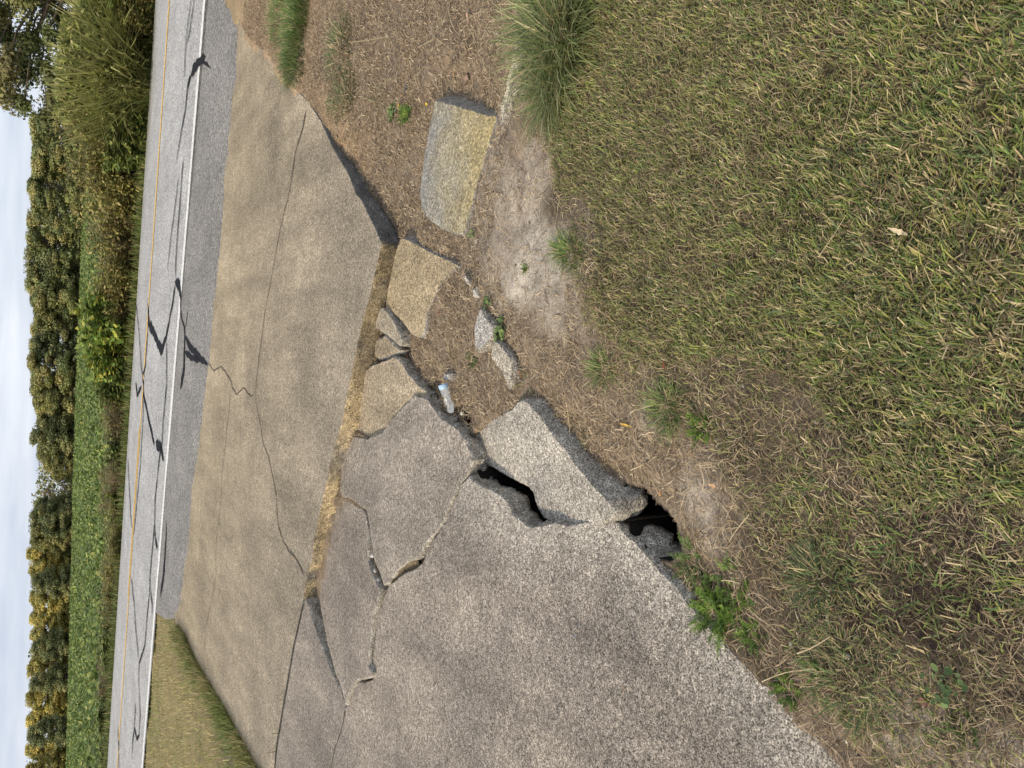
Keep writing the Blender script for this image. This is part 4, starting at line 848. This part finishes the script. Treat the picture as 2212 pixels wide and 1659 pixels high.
# ------------------------------------------------------------------ plastic bottle
def bottle():
    a = GA(965, 832, -.055); b = GA(979, 884, -.085); a = a + [0, 0, .02]; b = b + [0, 0, .012]; d = b - a; L = np.linalg.norm(d) * 1.15; d /= np.linalg.norm(d)
    up = np.array([0, 0, 1.]) - d * d[2]; up /= np.linalg.norm(up); sd_ = np.cross(d, up)
    root = empty('plastic_bottle', a)
    def lathe(name, prof_, mat, crush=.0, nseg=28):
        V_ = []
        for (h, r) in prof_:
            for j in range(nseg):
                th = j / nseg * 2 * math.pi; f = np.clip(h / L, 0, 1)
                rr = r * (1 + crush * f * (.35 * math.sin(2 * th + 7 * f) + .3 * math.sin(3 * th + 19 * f) - .12))
                V_.append(d * h + up * rr * math.sin(th) * (1 - .35 * crush * f) + sd_ * rr * math.cos(th))
        m_ = len(prof_); F_ = [(i * nseg + j, i * nseg + (j + 1) % nseg, (i + 1) * nseg + (j + 1) % nseg, (i + 1) * nseg + j) for i in range(m_ - 1) for j in range(nseg)]
        return mesh(name, np.array(V_), np.array(F_), mat, smooth=True, parent=root)
    R = .0225
    lathe('body', [(.0, R * .98)] + [(L * k / 22, R * (1 - .35 * (k / 22) ** 3) * (1 + .05 * (k % 2))) for k in range(1, 22)] + [(L, R * .3)], M_pet, 1.)
    lathe('cap', [(-.004, .002), (-.004, R * .99), (0, R * 1.03), (.016, R * 1.03), (.018, R * .98)], M_cap)
    return tag(root, 'crushed clear plastic bottle with pale blue rim lying in the gap', 'bottle')
bottle()

# ------------------------------------------------------------------ verge, weeds, crop and trees beyond the road
n = 95000                                            # mown verge between road and apron, left of the apron
s_ = rs.uniform(-26, -4.5, n); t_ = -.25 - rs.uniform(0, 1, n) ** 1.2 * 9; x, y = st(s_, t_)
okk = ~in_slab(x, y) & ~pip(x, y, SH_W) & (x > -.62 * y - 1) & (y > 3)
x, y = x[okk], y[okk]
bp = np.array([GA(a, b)[:2] for a, b in [(384, 1352), (400, 1374), (410, 1399), (425, 1429), (452, 1474), (487, 1534), (520, 1594), (553, 1654), (588, 1720)]]); q_ = rs.uniform(0, len(bp) - 1.001, 9000); i_ = q_.astype(int); f_ = (q_ - i_)[:, None]
e_ = bp[i_] * (1 - f_) + bp[i_ + 1] * f_ + np.array([-.75, .66]) * np.abs(rs.normal(0, .16, (9000, 1))) - np.array([-.75, .66]) * .02; nb = len(e_); x = np.r_[x, e_[:, 0]]; y = np.r_[y, e_[:, 1]]; n = len(x); k2 = fbm(np.c_[x, y] / .9, 91, 3); dA = pdist(x, y, SLABS[0][0]); kk = np.exp(-(dA / .5) ** 2)
dead = rs.uniform(size=n) < .58 - .7 * k2 - .35 * kk
col = np.where(dead[:, None], pick([(.56, .46, .22), (.46, .36, .18)], n), pick([(.22, .28, .075), (.29, .32, .09), (.17, .23, .06)], n)) * (1 - .35 * np.exp(-(dA / .22) ** 2))[:, None]
V, Fs, m_ = blades(np.c_[x, y, gz(x, y, cut=False) - .004], rs.uniform(.03, .07, n) * (1 + 1.1 * kk) * np.where(np.arange(n) >= n - nb, rs.uniform(.5, 1.5, n), 1), rs.uniform(.004, .009, n), rs.uniform(0, 6.28, n), np.clip(rs.normal(.7, .35, n), .05, 1.4), rs.uniform(0, .7, n), .4)
tag(mesh('verge_grass', V, Fs, M_grass, np.repeat(col, m_, 0)), 'yellow green mown verge between the white line and the apron', 'grass', kind='stuff')
n = 30000                                            # rough grass along the far road edge
s_ = rs.uniform(-60, 26, n); t_ = 7.42 + np.abs(rs.normal(0, .55, n)); x, y = st(s_, t_)
col = pick([(.12, .17, .04), (.18, .21, .055), (.09, .13, .035), (.28, .24, .10)], n)
V, Fs, m_ = blades(np.c_[x, y, gz(x, y, cut=False) - .01], rs.uniform(.08, .28, n), rs.uniform(.012, .025, n), rs.uniform(0, 6.28, n), np.clip(rs.normal(.5, .3, n), .05, 1.3), rs.uniform(0, .9, n), .2)
tag(mesh('roadside_grass', V, Fs, M_grass, np.repeat(col, m_, 0)), 'rough grass fringe along the far edge of the road', 'grass', kind='stuff')
n = 90000                                            # low leafy crop
yy = 14 * (222 / 14.) ** rs.uniform(0, 1, n); x = yy * rs.uniform(-.60, .52, n); y = yy; t = tt(x, y)
edge = np.interp(x / y, [-.45, -.2, -.1, 0, .3], [8.6, 9.0, 10.2, 11.2, 11.8]) + .4 * fbm(np.c_[x, y] / .8, 3, 2); okk = t > edge; edge = edge[okk]; x, y, t = x[okk], y[okk], t[okk]; n = len(x); rise = np.clip((t - edge) / 1.2, .2, 1)
k2 = fbm(np.c_[x, y] / 1.3, 95, 3); top = .60 * rise * (1 + .25 * k2); z = gz(x, y, cut=False, noise=False) + top * rs.uniform(.1, 1, n) ** .6
size = (.085 + .0024 * np.hypot(x, y)) * rs.uniform(.6, 1.35, n)
V, Fs = leaves(np.c_[x, y, z], size, .75, .45)
col = pick([(.15, .215, .05), (.20, .255, .065), (.09, .14, .035), (.25, .29, .08), (.34, .33, .09)], n, p=[.28, .28, .24, .15, .05]) * (1 + .25 * k2[:, None])
tag(mesh('crop', V, Fs, M_leaf, np.repeat(col, 4, 0)), 'bright green leafy crop field between the road and the trees', 'crop', kind='stuff')

# roadside weeds: one normalised mesh per kind (height 1, about 1 wide), copied and scaled
def weed_mesh(kind, seed):
    global rs
    rs = np.random.RandomState(seed)
    if kind == 'grassy':
        n = 1500; a = rs.uniform(0, 6.28, n); r = np.sqrt(rs.uniform(size=n)) * .36
        col = pick([(.24, .28, .07), (.32, .34, .10), (.16, .19, .05), (.40, .38, .15)], n)
        V, Fs, m_ = blades(np.c_[np.cos(a) * r, np.sin(a) * r, np.zeros(n)], rs.uniform(.35, 1.22, n), rs.uniform(.013, .028, n), a + rs.normal(0, .5, n), np.clip(rs.normal(.18, .15, n), .0, .9), rs.uniform(.3, 2.1, n), .25, 4)
        c = np.repeat(col, m_, 0).reshape(n, m_, 3); c[:, -4:] = c[:, -4:] * .75 + np.array((.40, .35, .17)) * .25
        bm_ = mesh('blade_mass', V, Fs, M_leaf, c.reshape(-1, 3), me_only=True)
        n = 4200; a = rs.uniform(0, 6.28, n); h = rs.uniform(.1, 1.02, n); r = np.sqrt(rs.uniform(size=n)) * (.30 + .25 * np.sin(h * 3.)); V, Fs = leaves(np.c_[np.cos(a) * r, np.sin(a) * r, h], rs.uniform(.06, .14, n), .24, 0, .9)
        return bm_, mesh('leaf_mass', V, Fs, M_leaf, np.repeat(pick([(.22, .25, .065), (.31, .31, .10), (.14, .165, .045), (.36, .33, .13)], n), 4, 0), me_only=True)
    pal = dict(leafy=[(.16, .22, .055), (.22, .27, .07), (.30, .32, .09), (.11, .15, .045)], olive=[(.23, .23, .065), (.31, .28, .085), (.16, .165, .05), (.38, .31, .12)],
               dry=[(.24, .165, .085), (.17, .115, .06), (.33, .25, .12), (.19, .19, .06)], vine=[(.22, .32, .07), (.31, .38, .09), (.15, .22, .055), (.42, .41, .08)])[kind]
    n = 5200; ns_ = 44; a = rs.uniform(0, 6.28, ns_); r = np.sqrt(rs.uniform(size=ns_)) * .42; tipr = r + rs.uniform(.0, .28, ns_); h = rs.uniform(.5, 1.08, ns_) * (1 - .5 * r)
    k = rs.randint(0, ns_, n); f = rs.uniform(.05, 1, n) ** .7; rr = r[k] * (1 - f) + tipr[k] * f
    c = np.c_[np.cos(a[k]) * rr, np.sin(a[k]) * rr, h[k] * f] + rs.normal(0, .045, (n, 3)); c[:, 2] = np.abs(c[:, 2])
    sz = rs.uniform(.045, .10, n) * (dict(leafy=1.25, olive=.8, dry=.6, vine=1.45)[kind])
    V, Fs = leaves(c, sz, dict(leafy=.75, olive=.5, dry=.4, vine=.8)[kind], .3)
    col = pick(pal, n)
    L_ = mesh('leaf_mass', V, Fs, M_leaf, np.repeat(col, 4, 0), me_only=True)
    m3 = 120 if kind == 'dry' else 50; kk = rs.randint(0, ns_, m3); aa = a[kk] + rs.normal(0, .15, m3)
    V, Fs, m_ = blades(np.c_[np.cos(aa) * r[kk], np.sin(aa) * r[kk], np.zeros(m3)] * np.array([.12, .12, 1]), h[kk] * rs.uniform(.8, 1.15, m3), np.full(m3, .012), aa, rs.uniform(.1, .5, m3), rs.uniform(0, .4, m3), .4, 3)
    S_ = mesh('stem_mass', V, Fs, M_leaf, np.full((len(V), 3), (.19, .14, .075)), me_only=True)
    return L_, S_
WM = {k: [weed_mesh(k, 100 + 10 * i + j) for j in range(2)] for i, k in enumerate(('grassy', 'leafy', 'olive', 'dry', 'vine'))}
rs = np.random.RandomState(99)
WEEDS = [ # photo y of the middle, photo x of the top, kind, width (photo px), look
 (-45, 185, 'olive', 120, 'dark olive weed bush cut by the top edge of the photo, under the big tree'), (30, 168, 'vine', 120, 'bright green vine mound nearest the top edge of the photo'), (100, 178, 'vine', 95, 'bright green vine mound beside the tall plumed reed grass'), (70, 225, 'olive', 110, 'dark tangle of weeds at the road edge below the bright vines'),
 (165, 142, 'grassy', 150, 'tallest clump of plumed reed grass across the road'), (225, 132, 'grassy', 120, 'second clump of plumed reed grass, next below the tallest in the photo'), (190, 205, 'grassy', 120, 'short reed grass in front of the two plumed clumps'), (285, 124, 'olive', 110, 'tall brownish weed bush directly below the reed grass in the photo'), (340, 132, 'dry', 105, 'brown weed bush between the tall brownish bush and the next olive one'), (300, 215, 'leafy', 90, 'broad leaved weed at the road edge under the brownish bush'),
 (400, 150, 'olive', 105, 'olive weed bush where the row of weeds begins to drop'), (455, 165, 'olive', 105, 'olive weed bush in front of the first strip of crop'), (510, 178, 'dry', 100, 'brown stemmed weed bush in front of the first strip of crop'), (560, 190, 'olive', 100, 'low olive bush uphill of the dark brown weeds'), (610, 200, 'olive', 95, 'low olive bush touching the dark brown weeds'), (655, 208, 'dry', 90, 'dark brown dry weed bush between olive and bright vines'),
 (705, 158, 'vine', 90, 'tall yellow green sapling-like vine rising over the crop'), (760, 188, 'vine', 85, 'leafy bright bush below the tall yellow green vine'), (815, 205, 'leafy', 80, 'leafy green weed bush above the large brown patch'), (862, 210, 'dry', 80, 'upper brown dry weed bush in the large brown patch'), (905, 216, 'dry', 75, 'lower brown dry weed bush in the large brown patch'), (950, 220, 'leafy', 70, 'green weed bush between two brown patches'), (995, 224, 'dry', 65, 'small brown bush with bare twigs by the road'), (1045, 205, 'dry', 75, 'olive brown bush standing highest over the left crop'),
 (1090, 228, 'vine', 65, 'light green broad leaved weed with a yellow bloom spot'), (1150, 222, 'olive', 70, 'low weed bush in the road edge, first below the light green one'), (1230, 215, 'olive', 70, 'greyish weed bush beside the bright crop edge'), (1290, 210, 'olive', 65, 'olive weed bush with pale leaves in the crop edge'), (1380, 215, 'leafy', 65, 'leafy bush merging with crop by the road'), (1450, 205, 'dry', 60, 'small brown bush set in the lower crop edge'), (1540, 208, 'leafy', 65, 'leafy weed in the second lowest place of the roadside row'), (1630, 208, 'leafy', 65, 'leafy weed at the bottom edge of the photo, across the road')]
for k, (py, px, kind, wpx, lb) in enumerate(WEEDS):
    front = 'road edge' in lb or 'in front of the two' in lb
    q = GT(py, 8.05 if front else 8.75 + .5 * rs.uniform()); z0 = float(gz(np.array([q[0]]), np.array([q[1]]), cut=False, noise=False)[0])
    D = np.hypot(q[0], q[1]); d = ray(px, py); kk = D / math.hypot(d[0], d[1]); ztop = HC + kk * d[2]
    h = max(ztop - z0, .3); wdt = wpx / FPX * D * 1.0
    L_, S_ = WM[kind][k % 2]
    root = empty('roadside_weed', (q[0], q[1], z0 - .02), rs.uniform(0, 6.28)); root.scale = (wdt * 1.3, wdt * 1.3, h * 1.05)
    link(L_.name.split('.')[0], L_, root)
    if S_: link(S_.name.split('.')[0], S_, root)
    tag(root, lb, 'weeds', 'weeds along the far road edge')

# trees
def tree_mesh(seed, pal, h=1., blobs=95, n=17000, leaf=.032, shape='oval', base=.06, trunk_r=.022):
    global rs
    rs = np.random.RandomState(seed)
    zc = base + (1 - base) * rs.uniform(0.02, .97, blobs); ph = rs.uniform(0, 6.28, blobs)
    prof_ = np.interp(zc, [0, .15, .4, .7, .9, 1.], [.20, .27, .30, .25, .15, .05] if shape == 'oval' else [.24, .28, .26, .17, .08, .02])
    rad = prof_ * np.sqrt(rs.uniform(.1, 1, blobs)) * 1.12; cx, cy = np.cos(ph) * rad, np.sin(ph) * rad; br = rs.uniform(.05, .125, blobs)
    k = rs.randint(0, blobs, n); u = rs.normal(size=(n, 3)); u /= np.linalg.norm(u, axis=1)[:, None]; r = br[k] * rs.uniform(.55, 1.08, n)
    c = np.c_[cx[k], cy[k], zc[k]] + u * r[:, None] * np.array([1.15, 1.15, .8]); c[:, 2] = np.clip(c[:, 2], .0, 1.02)
    V, Fs = leaves(c, leaf * rs.uniform(.6, 1.4, n), .75, 0, None, u + np.array([0, 0, .25]))
    bc = pick(pal, blobs, var=.12); col = bc[k] * (1 + .13 * rs.normal(size=(n, 1))).clip(.5, 1.6)
    crown = mesh('crown', V, Fs, M_tree, np.repeat(col, 4, 0), me_only=True)
    segs = []; 
    def tube(p, q, r0, r1): segs.append((np.array(p), np.array(q), r0, r1))
    tube((0, 0, 0), (.01, .01, .45), trunk_r, trunk_r * .7); tube((.01, .01, .45), (0, .02, .92), trunk_r * .7, trunk_r * .2)
    for b in range(0, blobs, 2): tube((0.01, .01, max(.1, zc[b] * .72)), (cx[b], cy[b], zc[b]), trunk_r * .38, trunk_r * .12)
    Vt, Ft = [], []
    for p, q, r0, r1 in segs:
        d = q - p; d /= np.linalg.norm(d); a = np.cross(d, [.3, 1, .1]); a /= np.linalg.norm(a); b_ = np.cross(d, a); o = len(Vt)
        for pt, r in ((p, r0), (q, r1)):
            for j in range(6): th = j / 6 * 6.283; Vt.append(pt + (a * math.cos(th) + b_ * math.sin(th)) * r)
        Ft += [(o + j, o + (j + 1) % 6, o + 6 + (j + 1) % 6, o + 6 + j) for j in range(6)]
    return crown, mesh('trunk', np.array(Vt), np.array(Ft), M_bark, me_only=True)
PY = [(0.525, 0.450, 0.125), (0.625, 0.500, 0.138), (0.413, 0.375, 0.112), (0.312, 0.300, 0.094)]; PO = [(0.278, 0.278, 0.098), (0.360, 0.336, 0.110), (0.418, 0.371, 0.139), (0.197, 0.209, 0.075)]; PDK = [(0.192, 0.216, 0.088), (0.256, 0.272, 0.112), (0.336, 0.320, 0.128), (0.144, 0.168, 0.072)]; PG = [(0.220, 0.241, 0.089), (0.283, 0.299, 0.105), (0.168, 0.200, 0.074), (0.336, 0.304, 0.115)]
TM = dict(gold=[tree_mesh(201, PY), tree_mesh(202, PY, shape='cone')], olive=[tree_mesh(203, PO), tree_mesh(204, PO)], dark=[tree_mesh(205, PDK), tree_mesh(206, PDK)], green=[tree_mesh(207, PG), tree_mesh(208, PG, blobs=50)], brown=[tree_mesh(209, [(.33, .25, .12), (.27, .22, .11), (.21, .20, .08)], blobs=34, n=2600)])
rs = np.random.RandomState(17)
# photo y, photo x of the top, kind, relative width, distance
LINE = [(1672, 53, 'gold', 1, 212), (1625, 54, 'gold', 1, 214), (1590, 57, 'dark', .9, 205), (1555, 56, 'gold', 1, 216), (1510, 54, 'gold', 1.1, 214), (1475, 62, 'dark', .9, 206), (1445, 57, 'gold', 1, 214), (1400, 66, 'dark', 1, 208), (1372, 63, 'gold', .9, 214), (1335, 63, 'gold', 1.05, 216), (1295, 62, 'gold', 1, 213), (1262, 66, 'dark', .9, 208), (1232, 60, 'gold', .9, 214), (1200, 57, 'gold', 1, 216), (1165, 64, 'olive', 1, 212), (1128, 62, 'dark', 1, 210), (1095, 72, 'dark', .9, 214), (1063, 88, 'brown', .8, 218), (1030, 112, 'olive', .8, 216),
        (1005, 92, 'olive', .9, 212), (975, 78, 'olive', 1.1, 214), (940, 64, 'dark', 1.1, 212), (905, 78, 'olive', 1.0, 215), (868, 70, 'olive', 1.05, 212), (832, 64, 'olive', 1, 215), (790, 58, 'green', 1.2, 210), (745, 62, 'dark', 1, 212), (712, 66, 'olive', 1, 214), (675, 72, 'olive', 1, 216), (640, 64, 'green', 1, 212), (605, 55, 'green', 1.1, 215), (565, 52, 'dark', 1.1, 214), (520, 56, 'green', 1.1, 212), (478, 58, 'olive', 1.1, 214), (435, 64, 'green', 1.1, 160), (392, 58, 'green', 1.2, 150), (350, 66, 'olive', 1.0, 150), (312, 68, 'green', 1.1, 145), (272, 62, 'green', 1.2, 140)]
LOOK = dict(gold='golden-topped pine', dark='dark shadowy evergreen', olive='olive green tree', green='mid green broad tree', brown='thin brownish bare-topped tree')
ZN = {}
for k, (py, px, kind, rw, D) in enumerate(LINE):
    d = ray(px, py); kk = D / d[1]; X = CP + kk * d; z0 = float(field_z(np.array([X[0]]), np.array([X[1]]))[0]) if D > 180 else .1
    h = X[2] - z0
    cr, tr_ = TM[kind][k % len(TM[kind])]
    root = empty('pine_tree' if kind == 'gold' else 'tree', (X[0], X[1], z0 - .2), rs.uniform(0, 6.28)); wd_ = h * rw * rs.uniform(1.0, 1.2); root.scale = (wd_ * 1.15, wd_ * 1.15, h)
    link('crown', cr, root); link('trunk', tr_, root)
    ZN.setdefault(kind, []).append((root, kind))
ORD = ['lowest', 'second lowest', 'third lowest', 'fourth lowest', 'fifth lowest', 'sixth lowest', 'seventh lowest', 'eighth lowest', 'ninth lowest', 'tenth lowest', 'eleventh lowest', 'twelfth lowest']
for kind, L_ in ZN.items():
    for j, (r_, _) in enumerate(L_):
        tag(r_, LOOK[kind] + (', the only one in the far tree line' if len(L_) == 1 else ' in the far tree line, %s in photo' % ORD[j]), 'tree', 'far tree line')
# wood behind the front row (reads as one dark mass)
n = 26000; a = rs.uniform(-.62, .42, n); D = rs.uniform(222, 250, n); zz = rs.uniform(0, 1, n); x = a * D; hgt = 8.2 + 1.6 * np.clip((a + .5) / .6, 0, 1) + 2.2 * fbm(np.c_[a * 30, np.zeros(n)], 5, 2)
gap = np.exp(-((a - np.interp(1028, [1659, 400], [-.485, .29])) / .03) ** 2); hgt = hgt * (1 - .45 * gap)
V, Fs = leaves(np.c_[x, D, field_z(x, D) + zz * hgt], rs.uniform(.5, 1.1, n), .8, .1)
tag(mesh('distant_wood', V, Fs, M_tree, np.repeat(pick(PDK + PO[:2], n), 4, 0)), 'dark wood behind the front row of trees', 'wood', kind='stuff')
# big oak at the top left of the photo
def oak():
    global rs
    rs = np.random.RandomState(333)
    D = 44.; d = ray(150, 40); X = CP + d * D / d[1]; base = np.array([X[0] + 1.0, X[1], .1]); root = empty('oak_tree', base)
    C_ = []
    for k in range(260):
        th = rs.uniform(0, 6.28); r = 6.6 * math.sqrt(rs.uniform(0, 1)); hz = rs.uniform(.6, 11.5); env = 1 - max(0, (hz - 7.5) / 4.5) ** 2 * .8; r *= env * (.72 if hz < 1.6 else 1)
        C_.append((math.cos(th) * r, math.sin(th) * r, hz, rs.uniform(.45, 1.0)))
    C_ = np.array(C_); n = 120000; k = rs.randint(0, len(C_), n); u = rs.normal(size=(n, 3)); u /= np.linalg.norm(u, axis=1)[:, None]
    c = C_[k, :3] + u * (C_[k, 3] * rs.uniform(.2, 1.1, n))[:, None] * np.array([1.2, 1.2, .75])
    V, Fs = leaves(c, rs.uniform(.11, .26, n), .6, 0, None, u + np.array([0, 0, .25])); bc = pick([(.15, .17, .06), (.20, .205, .075), (.11, .13, .045), (.22, .20, .085)], len(C_), var=.15)
    mesh('crown', V, Fs, M_tree, np.repeat(bc[k] * (1 + .2 * rs.normal(size=(n, 1))).clip(.5, 1.6), 4, 0), parent=root)
    Vt, Ft = [], []
    def tube(p, q, r0, r1, m_=8):
        p = np.array(p, float); q = np.array(q, float); dd = q - p; dd /= np.linalg.norm(dd); a = np.cross(dd, [.3, 1, .1]); a /= np.linalg.norm(a); b_ = np.cross(dd, a); o = len(Vt)
        for pt, r in ((p, r0), (q, r1)):
            for j in range(m_): th = j / m_ * 6.283; Vt.append(pt + (a * math.cos(th) + b_ * math.sin(th)) * r)
        Ft.extend([(o + j, o + (j + 1) % m_, o + m_ + (j + 1) % m_, o + m_ + j) for j in range(m_)])
    tube((0, 0, -.2), (.1, .1, 3), .35, .28); tube((.1, .1, 3), (-.1, 0, 7), .28, .16); tube((-.1, 0, 7), (.1, .1, 10.5), .16, .05)
    for q in C_[::5]:
        s_ = (0, .05, max(.9, q[2] * .72)); mid = np.array(s_) * .45 + q[:3] * .55 + [0, 0, .25]; tube(s_, mid, .085, .05, 6); tube(mid, q[:3], .05, .018, 6)
    mesh('trunk', np.array(Vt), np.array(Ft), M_bark, parent=root)
    return tag(root, 'large oak with hanging branches, sky showing through, at the photo corner', 'tree')
oak()
